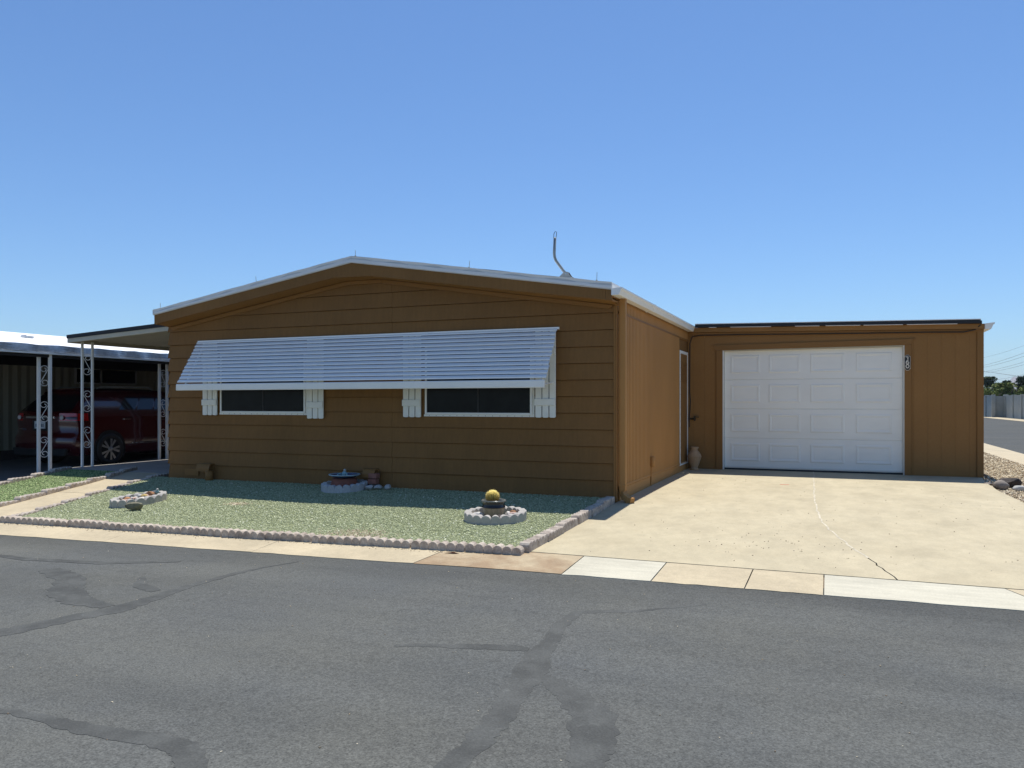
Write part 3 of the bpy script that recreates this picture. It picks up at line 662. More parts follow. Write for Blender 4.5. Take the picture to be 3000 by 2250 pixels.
# ------------------------------------------------------------------ the garage
ga = thing('garage', (2.4, 5.1, 0), 'brown flat-roofed garage with white roll-up door beside the mobile home', 'garage')
GY = 5.107
def gtop(x): return 2.585-.0212*(x-.155)
MB().box(.01, .60, GY+.005, 11, -.2, 2.40).build('wall_core', 'brown_garage_lit', ga); MB().box(3.68, 4.775, GY+.005, 11, -.2, 2.40).build('wall_core', 'brown_garage_lit', ga)
MB().box(.60, 3.68, GY+.005, 5.4, 2.18, 2.40).build('wall_core', 'brown_garage_lit', ga); MB().box(.60, 3.68, 10.8, 11, -.2, 2.4).build('wall_core', 'brown_garage_lit', ga)
xb = [.012, .12]+[.12+.203*k for k in range(1, 23)]+[4.69]
for a, b in zip(xb, xb[1:]):
    z0 = -.08 if (b < .66 or a > 3.62) else 2.2
    if b-a < .02: continue
    MB().prism([(a+.0009, z0), (b-.0009, z0), (b-.0009, gtop(b)-.03), (a+.0009, gtop(a)-.03)], 'y', GY, GY+.004).build('siding_board', 'brown_garage_lit', ga)
MB().box(4.695, 4.79, GY-.022, GY+.05, -.1, 2.40).build('corner_trim', 'brown_trim', ga, bevel=.003)
MB().box(4.776, 4.788, GY+.05, 11, -.12, 2.42).build('side_wall', 'brown_garage_lit', ga)
# door casing
MB().box(.535, .648, GY-.024, GY+.02, -.06, 2.158).build('door_trim', 'brown_trim', ga, bevel=.003); MB().box(3.634, 3.735, GY-.024, GY+.02, -.06, 2.172).build('door_trim', 'brown_trim', ga, bevel=.003)
MB().prism([(.46,2.252),(.525,2.160),(3.735,2.174),(3.735,2.218),(3.80,2.272)], 'y', GY-.026, GY-.001).build('door_trim', 'brown_trim', ga)
MB().box(.648, .668, GY-.004, GY+.11, -.05, 2.158).build('jamb', 'white_vinyl', ga); MB().box(3.617, 3.634, GY-.004, GY+.11, -.05, 2.170).build('jamb', 'white_vinyl', ga)
MB().prism([(.668,2.142),(3.617,2.152),(3.617,2.172),(.668,2.160)], 'y', GY-.004, GY+.11).build('jamb', 'cream_panel', ga)
# sectional door
DX0, DX1, DZ0, DZ1, DY = .672, 3.614, .022, 2.150, GY+.065
dr = MB().box(DX0, DX1, DY+.012, DY+.04, DZ0-.01, DZ1).build('garage_door', 'door_white', ga)
sh = (DZ1-DZ0)/4
def rect_rings(x0, x1, z0, z1, steps):
    mb = MB(); R_ = []
    for ins, yy in steps: R_.append([(x0+ins, yy, z0+ins), (x1-ins, yy, z0+ins), (x1-ins, yy, z1-ins), (x0+ins, yy, z1-ins)])
    for a, b in zip(R_, R_[1:]): mb.add(a+b, [(k, (k+1) % 4, (k+1) % 4+4, k+4) for k in range(4)])
    mb.add(R_[-1], [(0,1,2,3)]); return mb
FX = [(.037,.212), (.263,.445), (.500,.690), (.751,.945)]
for k in range(4):
    z1 = DZ1-k*sh; z0 = z1-sh+.004
    s = rect_rings(DX0, DX1, z0, z1, [(0, DY+.012), (.0, DY+.006), (.006, DY)]).build('door_section', 'door_white', dr)
    for fa, fb in FX:
        a, b = DX0+fa*(DX1-DX0), DX0+fb*(DX1-DX0)
        rect_rings(a, b, z0+.115, z1-.085, [(0, DY+.001), (.014, DY-.010), (.030, DY-.010), (.060, DY+.002-.003), (.066, DY-.0035)]).build('raised_panel', 'door_white', dr)
MB().box(DX0, DX1, DY-.004, DY+.03, -.045, .0105).build('bottom_seal', 'black_rubber', dr)
# roof edge, fascia, gutter stub
MB().prism([(.06,gtop(.06)-.085),(4.79,gtop(4.79)-.085),(4.79,gtop(4.79)-.004),(.06,gtop(.06)-.004)], 'y', GY-.075, GY-.001).build('fascia', 'brown_garage_lit', ga)
MB().prism([(.03,gtop(.03)-.13),(4.70,gtop(4.70)-.13),(4.70,gtop(4.70)-.09),(.03,gtop(.03)-.09)], 'y', GY-.03, GY-.001).build('fascia_trim', 'brown_trim', ga)
MB().prism([(.17,gtop(.17)),(4.73,gtop(4.73)),(4.73,gtop(4.73)+.058),(.17,gtop(.17)+.055)], 'y', GY-.135, GY-.06).build('roof_edge', 'dark_roof', ga)
MB().prism([(.17,gtop(.17)+.056),(4.735,gtop(4.735)+.06),(4.735,gtop(4.735)+.072),(.17,gtop(.17)+.068)], 'y', GY-.138, 11.2).build('roof', 'white_roof', ga)
MB().prism([(.2,gtop(.2)-.002),(4.76,gtop(4.76)-.002),(4.76,gtop(4.76)+.05),(.2,gtop(.2)+.05)], 'y', GY-.058, 11.1).build('roof_deck', 'dark_roof', ga)
for a, b in ((.42,.55),(.8,1.5),(1.9,2.3),(2.4,2.95),(3.0,3.6),(3.66,4.4)): MB().prism([(a,gtop(a)-.007),(b,gtop(b)-.007),(b,gtop(b)-.001),(a,gtop(a)-.001)], 'y', GY-.14, GY-.076).build('drip_edge', 'white_roof', ga)
gq = [(4.80,2.487),(4.80,2.395),(4.888,2.395),(4.897,2.412),(4.915,2.46),(4.94,2.482),(4.94,2.502)]
g2 = MB().prism(gq, 'y', GY-.06, 11.1).build('gutter', 'white_paint', ga)
# cable along the eaves down to the tap
MB().tube([(4.74,GY-.085,gtop(4.7)-.02),(4.66,GY-.05,gtop(4.6)-.10),(4.5,GY-.045,gtop(4.5)-.135),(4.0,GY-.04,gtop(4)-.13),(3,GY-.038,gtop(3)-.135),(2,GY-.038,gtop(2)-.137),(1,GY-.038,gtop(1)-.134),(.25,GY-.036,gtop(.2)-.14),(.10,GY-.03,2.42),(.06,GY-.025,2.30),(.055,GY-.03,1.4),(.07,GY-.035,1.25),(.06,GY-.03,1.05),(.045,GY-.03,.9),(.05,GY-.03,.75)], .009, 6).build('cable', 'black_rubber', ga)
tp = MB().tube([(.06,GY-.02,.90),(.17,GY-.05,.90)], .014, 8).build('tap', 'brass_dark', ga)
MB().tube([(.15,GY-.05,.865),(.15,GY-.055,.95)], .016, 8).build('spout', 'brass_dark', tp); MB().lathe([(.0,.0),(.045,.0),(.045,.012),(0,.012)], (.185,GY-.055,.93), 8).build('handle', 'brass_dark', tp)
# house number sign 160
sn = thing('house_number_sign', (3.676, GY-.027, 1.87), 'narrow black sign with pale digits 160 on the door trim', 'sign')
def plate(x0, x1, z0, z1, y0, y1, nm, m):
    c_ = (x0+x1)/2; return MB().prism([(x0,z0+.028),(x0+.012,z0+.024),(c_-.022,z0+.002),(c_,z0),(c_+.022,z0+.002),(x1-.012,z0+.024),(x1,z0+.028),(x1,z1-.028),(x1-.012,z1-.024),(c_+.022,z1-.002),(c_,z1),(c_-.022,z1-.002),(x0+.012,z1-.024),(x0,z1-.028)], 'y', y0, y1).build(nm, m, sn)
plate(3.630, 3.722, 1.742, 2.004, GY-.034, GY-.0265, 'border', 'sign_pale'); plate(3.634, 3.718, 1.748, 1.998, GY-.037, GY-.033, 'plate', 'sign_black')
yd = GY-.0385
MB().tube([(3.655,yd,1.966),(3.664,yd,1.974),(3.682,yd,1.978),(3.682,yd,1.926)], .0085, 6).build('digit', 'sign_pale', sn)
MB().tube([(3.690,yd,1.916),(3.676,yd,1.912),(3.662,yd,1.898),(3.655,yd,1.878),(3.657,yd,1.862),(3.672,yd,1.852),(3.690,yd,1.857),(3.697,yd,1.870),(3.692,yd,1.884),(3.676,yd,1.889),(3.660,yd,1.882)], .0085, 6).build('digit', 'sign_pale', sn)
MB().tube([(3.676+.022*math.cos(a), yd, 1.814+.029*math.sin(a)) for a in [2*math.pi*k/16 for k in range(17)]], .0085, 6).build('digit', 'sign_pale', sn)
# tall clay vase by the wall
vf = lambda a, z: 1+(.022*math.cos(14*a) if .07 < z < .31 else 0)
va = thing('clay_vase', (.178, 4.86, drivez(4.86)), 'tall fluted terracotta vase standing in the corner by the garage', 'vase')
MB().lathe([(0,0),(.082,0),(.084,.016),(.066,.030),(.060,.05),(.078,.09),(.100,.15),(.117,.21),(.121,.25),(.116,.275),(.098,.31),(.073,.338),(.062,.352),(.063,.375),(.074,.40),(.076,.416),(.060,.416),(.05,.37),(.05,.30)], (.178,4.86,drivez(4.86)), 56, vf).build('body', 'terracotta', va, True)
MB().lathe([(.118,.232),(.126,.238),(.126,.250),(.118,.256)], (.178,4.86,drivez(4.86)), 40).build('band', 'terracotta', va, True)

# ------------------------------------------------------------------ cactus in its pot and ring
cx, cy = -.87, -1.80; cz = lot(cx, cy)
ring('stone_ring', 'round ring of grey scalloped edging around the cactus pot', cx, cy, .30, .30, 20, .088, 'edging_cement', 5, .1)
po = thing('flower_pot', (cx-.03, cy+.02, cz), 'dark-rimmed tan glazed pot holding the golden cactus', 'pot')
pc = (cx-.03, cy+.02, cz-.01)
MB().lathe([(0,0),(.088,0),(.10,.03),(.117,.10),(.124,.128)], pc, 32).build('body', 'glaze_tan', po, True)
MB().lathe([(.124,.128),(.130,.132),(.129,.140),(.121,.146),(.122,.185),(.125,.192)], pc, 32).build('collar', 'glaze_dark', po, True)
MB().lathe([(.124,.190),(.136,.196),(.138,.206),(.130,.212),(.116,.208),(.112,.18)], pc, 32).build('rim', 'glaze_rim', po, True)
MB().lathe([(0,.172),(.113,.170)], pc, 24).build('soil', 'potting_soil', po)
ct = thing('barrel_cactus', (pc[0]-.005, pc[1], cz+.165), 'small round cactus covered in golden yellow spines', 'cactus')
cc = Vector((pc[0]-.008, pc[1]-.01, cz+.232)); rC = .058
MB().lathe([(0.001,-.065),(.03,-.06),(.048,-.035),(.058,0),(.053,.026),(.038,.045),(.018,.055),(.001,.056)], cc, 48, lambda a, z: 1+.06*math.cos(16*a)).build('body', 'cactus_green', ct, True)
V = []; F = []; T = []
for k in range(2600):
    a = rnd.randrange(16)*2*math.pi/16+rnd.gauss(0, .06); ph = math.asin(rnd.uniform(-.9, 1)); d = Vector((math.cos(a)*math.cos(ph), math.sin(a)*math.cos(ph), math.sin(ph)))
    b = cc+Vector((d.x*rC, d.y*rC, d.z*.056)); dd = (d+Vector((rnd.gauss(0, .42), rnd.gauss(0, .42), rnd.gauss(.12, .35)))).normalized()
    s = dd.cross(Vector((rnd.random(), rnd.random(), rnd.random()))).normalized()*.0013; s2 = dd.cross(s).normalized()*.0013; tip = b+dd*rnd.uniform(.018, .036)
    o = len(V); V += [b+s, b-s*.5+s2, b-s*.5-s2, tip]; F += [(o, o+1, o+3), (o+1, o+2, o+3), (o+2, o, o+3)]; T += [min(max(.62+d.z*.55+rnd.gauss(0, .13), 0), 1)]*3
o = bulk('spines', np.array([tuple(v) for v in V]), np.array(F), 'cactus_spine', np.array(T), ct); o['kind'] = 'stuff'
for i, (dx, dy, sx_, sy_, sz_, m, lb) in enumerate([(-.19,-.02,.085,.07,.05,'rock_white','largest white rock left of the cactus pot'), (.11,-.15,.05,.045,.05,'rock_dark','dark purplish rock against the front of the cactus pot'),
      (.19,-.05,.075,.06,.04,'rock_brown','flat brown rock right of the cactus pot'), (.235,-.12,.04,.04,.035,'rock_pink','pink stone at the right edge of the cactus ring'), (.16,.12,.055,.05,.05,'rock_rust','reddish stone behind the cactus pot'),
      (.13,.05,.05,.04,.05,'rock_white','pale upright stone touching the right side of the cactus pot'), (-.09,-.15,.035,.03,.03,'rock_rust','small rust-coloured stone in front of the cactus pot'), (.20,.02,.06,.03,.05,'rock_pink','pale pink slab of stone behind the brown rock in the cactus ring'), (-.15,.13,.06,.05,.03,'rock_brown','brown rock at the back left inside the cactus ring'), (.02,-.2,.05,.04,.025,'rock_brown','low brown stone at the front inside the cactus ring')]):
    rock('stone', (cx+dx, cy+dy, lot(cx+dx, cy+dy)+sz_*.55), (sx_, sy_, sz_), m, lb, 'stone', 'stones in the cactus ring', 20+i, rotz=i)
# ------------------------------------------------------------------ oval ring of pebbles on the left
ox, oy = -5.89, -1.99
ring('stone_ring', 'low oval ring of pale scalloped edging filled with pebbles', ox, oy, .20, .36, 18, .090, 'edging_cement', 5, .25)
PB = ['rock_pink','rock_brown','rock_white','rock_pink','rock_rust','rock_dark','rock_pale']
k = 0
for i in range(26):
    a = rnd.uniform(0, 6.28); rr = math.sqrt(rnd.random())*.8; px, py = ox+.14*rr*math.cos(a), oy+.29*rr*math.sin(a); s = rnd.uniform(.026, .045)
    rock('pebble', (px, py, lot(px, py)+.035+.025*rnd.random()), (s*rnd.uniform(.9, 1.4), s, s*.7), PB[i % 7], 'one of the mixed pinkish pebbles lying inside the oval edging ring', 'pebble', 'pebbles in the oval ring', 50+i, n=1, rotz=a)
rock('stone', (ox-.02, oy+.20, lot(ox, oy)+.075), (.075, .045, .045), 'rock_rust', 'rust-brown stone standing among the pebbles at the back of the oval ring', 'stone', None, 91)
rock('stone', (ox+.0, oy+.08, lot(ox, oy)+.07), (.05, .04, .03), 'rock_ochre', 'yellow ochre stone among the pebbles in the oval ring', 'stone', None, 92)
bd = thing('bird_figure', (ox+.06, oy+.24, lot(ox, oy)+.09), 'small pale grey bird figure perched on the oval ring stones', 'figurine')
MB().lathe([(.001,0),(.018,.006),(.027,.02),(.025,.035),(.014,.048),(.001,.053)], (ox+.06,oy+.24,lot(ox,oy)+.09), 12).build('body', 'frog_glaze', bd, True)
MB().lathe([(.001,0),(.012,.004),(.015,.014),(.011,.024),(.001,.028)], (ox+.075,oy+.23,lot(ox,oy)+.133), 10).build('head', 'rock_pale', bd, True)
MB().tube([(ox+.05,oy+.24,lot(ox,oy)+.12),(ox-.07,oy+.23,lot(ox,oy)+.107)], [.014,.005], 6).build('tail', 'rock_pale', bd)
rock('stone', (-5.45, -2.46, lot(-5.45,-2.46)+.045), (.125, .06, .068), 'rock_olive', 'mottled olive-brown rock lying in front of the oval ring', 'stone', None, 93, rough=.4, rotz=.25)

# ------------------------------------------------------------------ frog bowl by the wall
fx, fy = -3.83, -.33
t = ring('stone_ring', 'half ring of whitewashed scalloped edging under the blue bowl', fx, fy, .27, .30, 18, .095, 'edging_white', 4, 3.0)
for i, (dx, dy) in enumerate(((.40,.02),(.52,.08),(.62,.14))):
    rock('stone', (fx+dx, fy+dy, lot(fx, fy)+.035), (.085,.05,.04), 'rock_pale', ['whitewashed stone continuing the edging right of the blue bowl','second whitewashed stone right of the blue bowl','small pale stone furthest right of the blue bowl'][i], 'stone', None, 120+i, .45, 1, i)
tb = thing('clay_planter', (fx, fy, lot(fx, fy)), 'wide reddish-brown clay base carrying the blue bowl', 'planter')
MB().lathe([(0,0),(.20,0),(.215,.02),(.205,.05),(.185,.09),(.175,.13),(.165,.15),(0,.15)], (fx,fy,lot(fx,fy)), 28).build('body', 'terracotta_red', tb, True)
bw = thing('blue_bowl', (fx, fy, lot(fx, fy)+.15), 'shallow blue glazed bowl with frog figure on a clay base', 'bowl')
bz = lot(fx, fy)+.15
MB().lathe([(0,0),(.10,0),(.17,.022),(.21,.045)], (fx,fy,bz), 36).build('outside', 'bowl_blue', bw, True)
MB().lathe([(.205,.040),(.222,.050),(.220,.060),(.200,.056),(.19,.05)], (fx,fy,bz), 36).build('rim', 'bowl_rim', bw, True)
MB().lathe([(.195,.053),(.15,.036),(.08,.026),(0,.024)], (fx,fy,bz), 36).build('inside', 'bowl_blue', bw, True)
fg = thing('frog_figure', (fx+.01, fy, bz+.03), 'small blue-green frog figure sitting in the blue bowl', 'figurine')
MB().lathe([(.001,0),(.034,.004),(.042,.022),(.034,.05),(.02,.07),(.001,.076)], (fx+.0,fy,bz+.028), 14).build('body', 'frog_glaze', fg, True)
MB().lathe([(.001,0),(.018,.006),(.022,.018),(.014,.032),(.001,.036)], (fx+.005,fy,bz+.095), 12).build('head', 'rock_pale', fg, True)
for s in (-1, 1): MB().tube([(fx+.03*s,fy-.02,bz+.05),(fx+.07*s,fy-.04,bz+.065),(fx+.085*s,fy-.06,bz+.035)], [.014,.011,.008], 7).build('leg', 'frog_glaze', fg, True)
for i, (z, dx) in enumerate(((.085, 0), (.165, .012))):
    b = MB().box(fx+.27+dx, fx+.40+dx, -.16, -.06, lot(-3.5,-.1)+z-.035, lot(-3.5,-.1)+z+.035+.0).build('loose_brick', 'brick_red', None, bevel=.004)
    tag(b, ['lower red brick stacked beside the blue bowl','upper red brick on the stack beside the blue bowl'][i], 'brick')
rock('stone', (fx+.33, -.11, lot(-3.5,-.1)+.02), (.08,.06,.035), 'rock_brown', 'brown rock under the two red bricks by the wall', 'stone', None, 130)
rock('stone', (fx-.17, fy-.12, lot(fx,fy)+.06), (.05,.05,.05), 'rock_brown', 'brown stone inside the left of the whitewashed half ring', 'stone', None, 131)
rock('stone', (fx-.15, fy+.1, lot(fx,fy)+.10), (.045,.03,.05), 'rock_white', 'white stone leaning on the left of the clay base', 'stone', None, 132)

# ------------------------------------------------------------------ dark rocks at the driveway corner
def rk(x, y, s, m, lb, seed, rough=.3, rz=0): rock('boulder', (x, y, max(gz(x, y), -.14)+s[2]*.55), s, m, lb, 'rock', 'rocks at the driveway corner', seed, rough, rotz=rz)
rk(4.79, 3.62, (.105,.085,.085), 'rock_brown', 'rounded brown rock nearest the driveway corner', 201, .1)
rk(4.93, 3.95, (.19,.13,.125), 'rock_dark', 'large jagged black lava rock behind the brown one', 202, .55, .3)
rk(4.99, 3.50, (.085,.06,.05), 'rock_pale', 'small smooth pale grey rock between the two lava rocks', 203, .05)
rk(5.22, 3.72, (.17,.14,.13), 'rock_dark', 'jagged black lava rock at the right edge of the picture', 204, .55, 1.2)
rk(4.70, 4.10, (.07,.06,.035), 'rock_brown', 'flat dark stone against the garage corner', 205, .3)

# ------------------------------------------------------------------ patio cover on the left with its posts
def scroll_post(parent, x, y, z0, z1, along, gap, wd=.038, flip=1, cap=True, m='white_paint'):
    """two square tubes with wrought S-scrolls between; along: unit vector in plan"""
    ax, ay = along; fr = None
    for s in (-1, 1):
        px, py = x+ax*gap/2*s, y+ay*gap/2*s; h = wd/2
        mb = MB().box(-h, h, -h, h, 0, z1-z0); me = mb.mesh('tube', m)
        o = place(me, 'post' if fr is None else 'tube', parent if fr is None else fr, (px, py, z0) if fr is None else (ax*gap, ay*gap, 0), None, bevel=.003)
        if fr is None: fr = o
    L = z1-z0; r_ = gap/2-wd/2-.002
    def W(u, v): return (ax*(gap/2+u*flip), ay*(gap/2+u*flip), v)
    for zc in (.235, .525, .82):
        c = L*zc; H = L*.088; pts = []
        for k in range(15):                    # upper volute, then the diagonal to its mirror image
            a = math.pi*2.5*(1-k/14); q = r_*(.30+.70*min(1, k/9)**1.3); pts.append((q*math.cos(a), H*.62+q*math.sin(a)))
        low = [(-u, -v) for u, v in pts[::-1]]
        path = [W(u, c+v) for u, v in pts+low]
        o = place(MB().tube(path, .0058, 5).mesh('scroll', m), 'scroll', fr)
    return fr
pc_ = thing('patio_cover', (-10.3, .9, .012), 'flat white patio cover with dark roof edge attached to the left side', 'awning')
def az(x): return 2.425+.056*(x+10.39)
MB().prism([(-10.39,az(-10.39)-.135),(-7.43,az(-7.43)-.135),(-7.43,az(-7.43)-.055),(-10.39,az(-10.39)-.055)], 'y', .50, .53).build('fascia', 'cream_panel', pc_, bevel=.004)
MB().prism([(-10.39,az(-10.39)-.054),(-7.43,az(-7.43)-.054),(-7.43,az(-7.43)+.012),(-10.39,az(-10.39)+.010)], 'y', .485, .54).build('roof_edge', 'dark_roof', pc_)
MB().box(-10.395, -10.365, .53, 14, az(-10.39)-.135, az(-10.39)-.02).build('side_beam', 'cream_panel', pc_)
mb = MB(); nrib = 60
mb.grid(lambda i, x: (x, .53+i*.11, az(x)-.075+(.018 if i % 2 else 0)), range(nrib), [-10.365,-7.43]); mb.build('ceiling_panel', 'cream_panel', pc_)
MB().prism([(-10.39,az(-10.39)-.045),(-7.43,az(-7.43)-.045),(-7.43,az(-7.43)+.008),(-10.39,az(-10.39)+.006)], 'y', .541, 14).build('roof', 'white_roof', pc_)
scroll_post(pc_, -10.32, .86, .012, az(-10.3)-.10, (.35,.937), .175, flip=-1)

# ------------------------------------------------------------------ neighbour's house with carport
nb = thing('neighbour_house', (-15, 4, -.15), 'neighbouring white-roofed home with open carport', 'house')
sl = MB().grid(lambda x, y: (x, y, neighz(y)), [-23,-15,-12,-10.45], [-3.4,-1.5,0,.7,2,4,6,9,14]).build('carport_slab', 'concrete_shaded'); tag(sl, kind='structure')
def nz(x): return 2.285+(3.06-2.285)*(-11.2-x)/6.3
NW = -15.2
mb = MB(); n = 150
prr = [(-2.2+i*.11, .022 if i % 2 else 0) for i in range(n)]
mb.grid(lambda i, z: (NW+prr[i][1]*(1 if (i//1) % 2 else 1), prr[i][0], z), range(n), [.10, 2.08]); mb.build('corrugated_wall', 'corrugated_cream', nb)
MB().box(-22, NW-.01, -2.2, 14, -.3, 2.6).build('wall_core', 'corrugated_cream', nb)
MB().box(NW-.005, NW+.05, -2.2, 14, -.3, .10).build('skirt', 'rock_dark', nb); MB().box(NW-.005, NW+.02, -2.2, 14, 2.08, 2.62).build('wall_shade_band', 'car_black', nb)  # near-black strip above the wall is painted shade under the roof
wn = MB().box(NW+.03, NW+.05, 4.5, 6.3, 1.72, 2.05).build('window', 'screen_glass', nb)
for b in ((NW+.03,NW+.06,4.46,4.5,1.68,2.075),(NW+.03,NW+.06,6.3,6.34,1.68,2.075),(NW+.03,NW+.06,5.2,5.24,1.72,2.05),(NW+.03,NW+.06,4.5,6.3,1.68,1.72)): MB().box(*b).build('frame', 'rock_pale', wn)
MB().box(-15.2, -11.4, 9.6, 9.7, -.2, 2.5).build('shed_wall', 'brown_paint', nb)
MB().add([(-11.2,-1.9,nz(-11.2)),(-17.5,-1.9,3.06),(-17.5,14,3.06),(-11.2,14,nz(-11.2)),(-23.5,-1.9,2.3),(-23.5,14,2.3)], [(0,3,2,1),(1,2,5,4)]).build('roof', 'white_roof', nb)
MB().add([(-11.2,-1.9,nz(-11.2)-.09),(-17.5,-1.9,2.95),(-17.5,14,2.95),(-11.2,14,nz(-11.2)-.09)], [(0,1,2,3)]).build('carport_ceiling', 'car_black', nb)  # underside coloured near-black to paint in the carport's deep shade
mb = MB(); yy = [-1.9+i*.22 for i in range(74)]          # dented metal edge
mb.grid(lambda y, t: (-11.2+.03+.010*math.sin(5.1*y)*math.sin(2.3*y)+.012*t*math.sin(9*y), y, 2.285+.012*math.sin(3.7*y)*math.sin(11*y)-.14*t+.006*math.sin(7*y)), yy, [0,.35,.7,1])
mb.grid(lambda y, t: (-11.2+.03-.05*t, y, 2.285+.012*math.sin(3.7*y)*math.sin(11*y)+.006*math.sin(7*y)+.01*t), yy, [0, 1])
mb.build('roof_edge', 'galvanised', nb)
MB().box(-11.22, -11.15, -1.9, 14, 2.115, 2.142).build('edge_rail', 'white_vinyl', nb)
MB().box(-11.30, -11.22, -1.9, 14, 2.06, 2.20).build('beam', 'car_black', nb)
vx = -14.2; MB().box(vx-.1, vx+.1, 2.4, 2.6, nz(vx)-.02, nz(vx)+.06).build('roof_vent', 'galvanised', nb, bevel=.02)
scroll_post(nb, -11.28, .72, neighz(.72)-.01, 2.125, (.55,.835), .185, flip=1, wd=.05)
scroll_post(nb, -11.40, 3.68, neighz(3.68)-.01, 2.15, (.2,.98), .185, flip=-1, wd=.05)

# ------------------------------------------------------------------ the red crossover in the carport
CX, CY, CZ = -12.68, 1.62, -.135
car = thing('parked_car', (CX, CY, CZ), 'dark red crossover parked in the neighbouring carport, rear facing out', 'car')
LV = [(.24,.78,.16,.10),(.34,.86,.05,.12),(.46,.905,.0,.16),(.60,.912,.0,.17),(.66,.905,.03,.17),(.72,.895,.085,.15),(.90,.905,.07,.14),(1.03,.895,.06,.14),(1.10,.875,.085,.14),(1.16,.86,.13,.14),(1.34,.785,.34,.12),(1.50,.715,.54,.10),(1.57,.66,.57,.08),(1.62,.56,.75,.05),(1.645,.32,.95,.02)]
def top_scale(y): return lerp_tab([(2.4,1),(2.9,.985),(3.25,.80),(3.55,.69),(4.3,.62),(4.65,.45)], y)
def wid_scale(y): return lerp_tab([(0,1),(3.4,1),(4.2,.95),(4.55,.80),(4.68,.6)], y)
SY = [.0,.25,.6,1.0,1.5,2.0,2.5,2.9,3.25,3.6,4.1,4.45,4.62]
def side(s, j, lv):
    z, w_, yr, rd = LV[lv]; y0 = yr+rd; y = y0+(4.62-y0)*(SY[j]/4.62); ts = top_scale(y)
    zz = z if z < .6 else .6+(z-.6)*max(min((ts*1.645-.6)/1.045, 1), .02)
    return (CX+s*w_*wid_scale(y), CY+y, CZ+zz)
def rear(u, lv):
    z, w_, yr, rd = LV[lv]; a = abs(u); return (CX+u*w_, CY+yr+rd*(a**5 if a < 1 else 1), CZ+z)
mb = MB(); nl = len(LV); us = [-1,-.985,-.96,-.92,-.85,-.7,-.5,-.25,0,.25,.5,.7,.85,.92,.96,.985,1]
for s in (-1, 1): mb.grid(lambda j, l_: side(s, j, l_), range(len(SY)), range(nl))
mb.grid(rear, us, range(nl))
mb.grid(lambda u, j: (CX+u*LV[-1][1]*wid_scale(SY[j]), side(1, j, nl-1)[1], side(1, j, nl-1)[2]+.012*(1-u*u)), [-1,-.5,0,.5,1], range(len(SY)))
mb.add([side(-1, len(SY)-1, k) for k in range(nl)]+[side(1, len(SY)-1, k) for k in range(nl)], [(k, k+1, nl+k+1, nl+k) for k in range(nl-1)])
bd_ = mb.build('body', 'car_red', car, True)
def off(p, d): return (p[0]+d[0], p[1]+d[1], p[2]+d[2])
MB().grid(lambda u, l_: off(rear(u*.86, l_), (0,-.012,.006)), [-1,-.6,-.2,.2,.6,1], [9,10,11]).build('rear_window', 'car_glass', car, True)
for s in (-1, 1):
    for j0, j1 in ((3, 4), (4, 5), (5, 6)):
        def SP(t, v):
            a, b = side(s, j0, 0), None
            lo = [side(s, j0, 9), side(s, j1, 9)]; hi = [side(s, j0, 11), side(s, j1, 11)]
            L_ = Vector(lo[0]).lerp(Vector(lo[1]), t); H_ = Vector(hi[0]).lerp(Vector(hi[1]), t); q = L_.lerp(H_, v); return (q.x+s*.008, q.y, q.z)
        MB().grid(SP, [.05,.5,.95], [.08,.5,.92]).build('side_window', 'car_glass', car)
    # tail light wrapping the corner
    tl = MB(); tl.grid(lambda u, z: off(rear(s*u, 0)[:2]+(0,), (0,0,0)) if False else tuple(np.array(rear(s*u, 6))*(1-z)+np.array(rear(s*u, 8))*z+np.array([s*.006,-.012,.02*z])), [.60,.68,.76,.85,.92,.96,.985,1], [.30,.65,1.0])
    tl.grid(lambda y, z: tuple(np.array(side(s, 0, 6))*(1-z)+np.array(side(s, 0, 8))*z+np.array([s*.010, y, .02*z])), [-.004,.10,.24], [.30,.65,.98])
    t_ = tl.build('tail_light', 'tail_red', car, True)
    c = rear(s*.70, 7); MB().lathe([(0,0),(.04,.004),(.046,.012),(.04,.03)], (0,0,0), 14).build('reverse_lamp', 'lamp_clear', t_)
    o = t_.children[0] if t_.children else None
    if o: o.rotation_euler = (R(90), 0, 0); o.location = (c[0], c[1]-.008, c[2])
c = rear(0, 8)
MB().box(CX-.42, CX+.42, CY+.045, CY+.10, CZ+1.005, CZ+1.06).build('chrome_strip', 'chrome', car, bevel=.012, seg=2)
pl = MB().box(CX-.155, CX+.155, CY+.045, CY+.062, CZ+.80, CZ+.955).build('license_plate', 'plate_white', car, bevel=.004)
for k in range(6): MB().box(CX-.115+k*.042, CX-.092+k*.042, CY+.0425, CY+.045, CZ+.835, CZ+.90).build('character', 'plate_ink', pl)
MB().box(CX-.24, CX+.24, CY+.062, CY+.09, CZ+.755, CZ+.985).build('plate_recess', 'car_black', car, bevel=.01)
MB().box(CX-.62, CX-.52, CY+.05, CY+.08, CZ+.78, CZ+.80).build('badge', 'chrome', car)
MB().prism([(CX-.75,CZ+.24),(CX+.75,CZ+.24),(CX+.80,CZ+.40),(CX-.80,CZ+.40)], 'y', CY+.02, CY+.10).build('lower_bumper', 'car_black', car, bevel=.02)
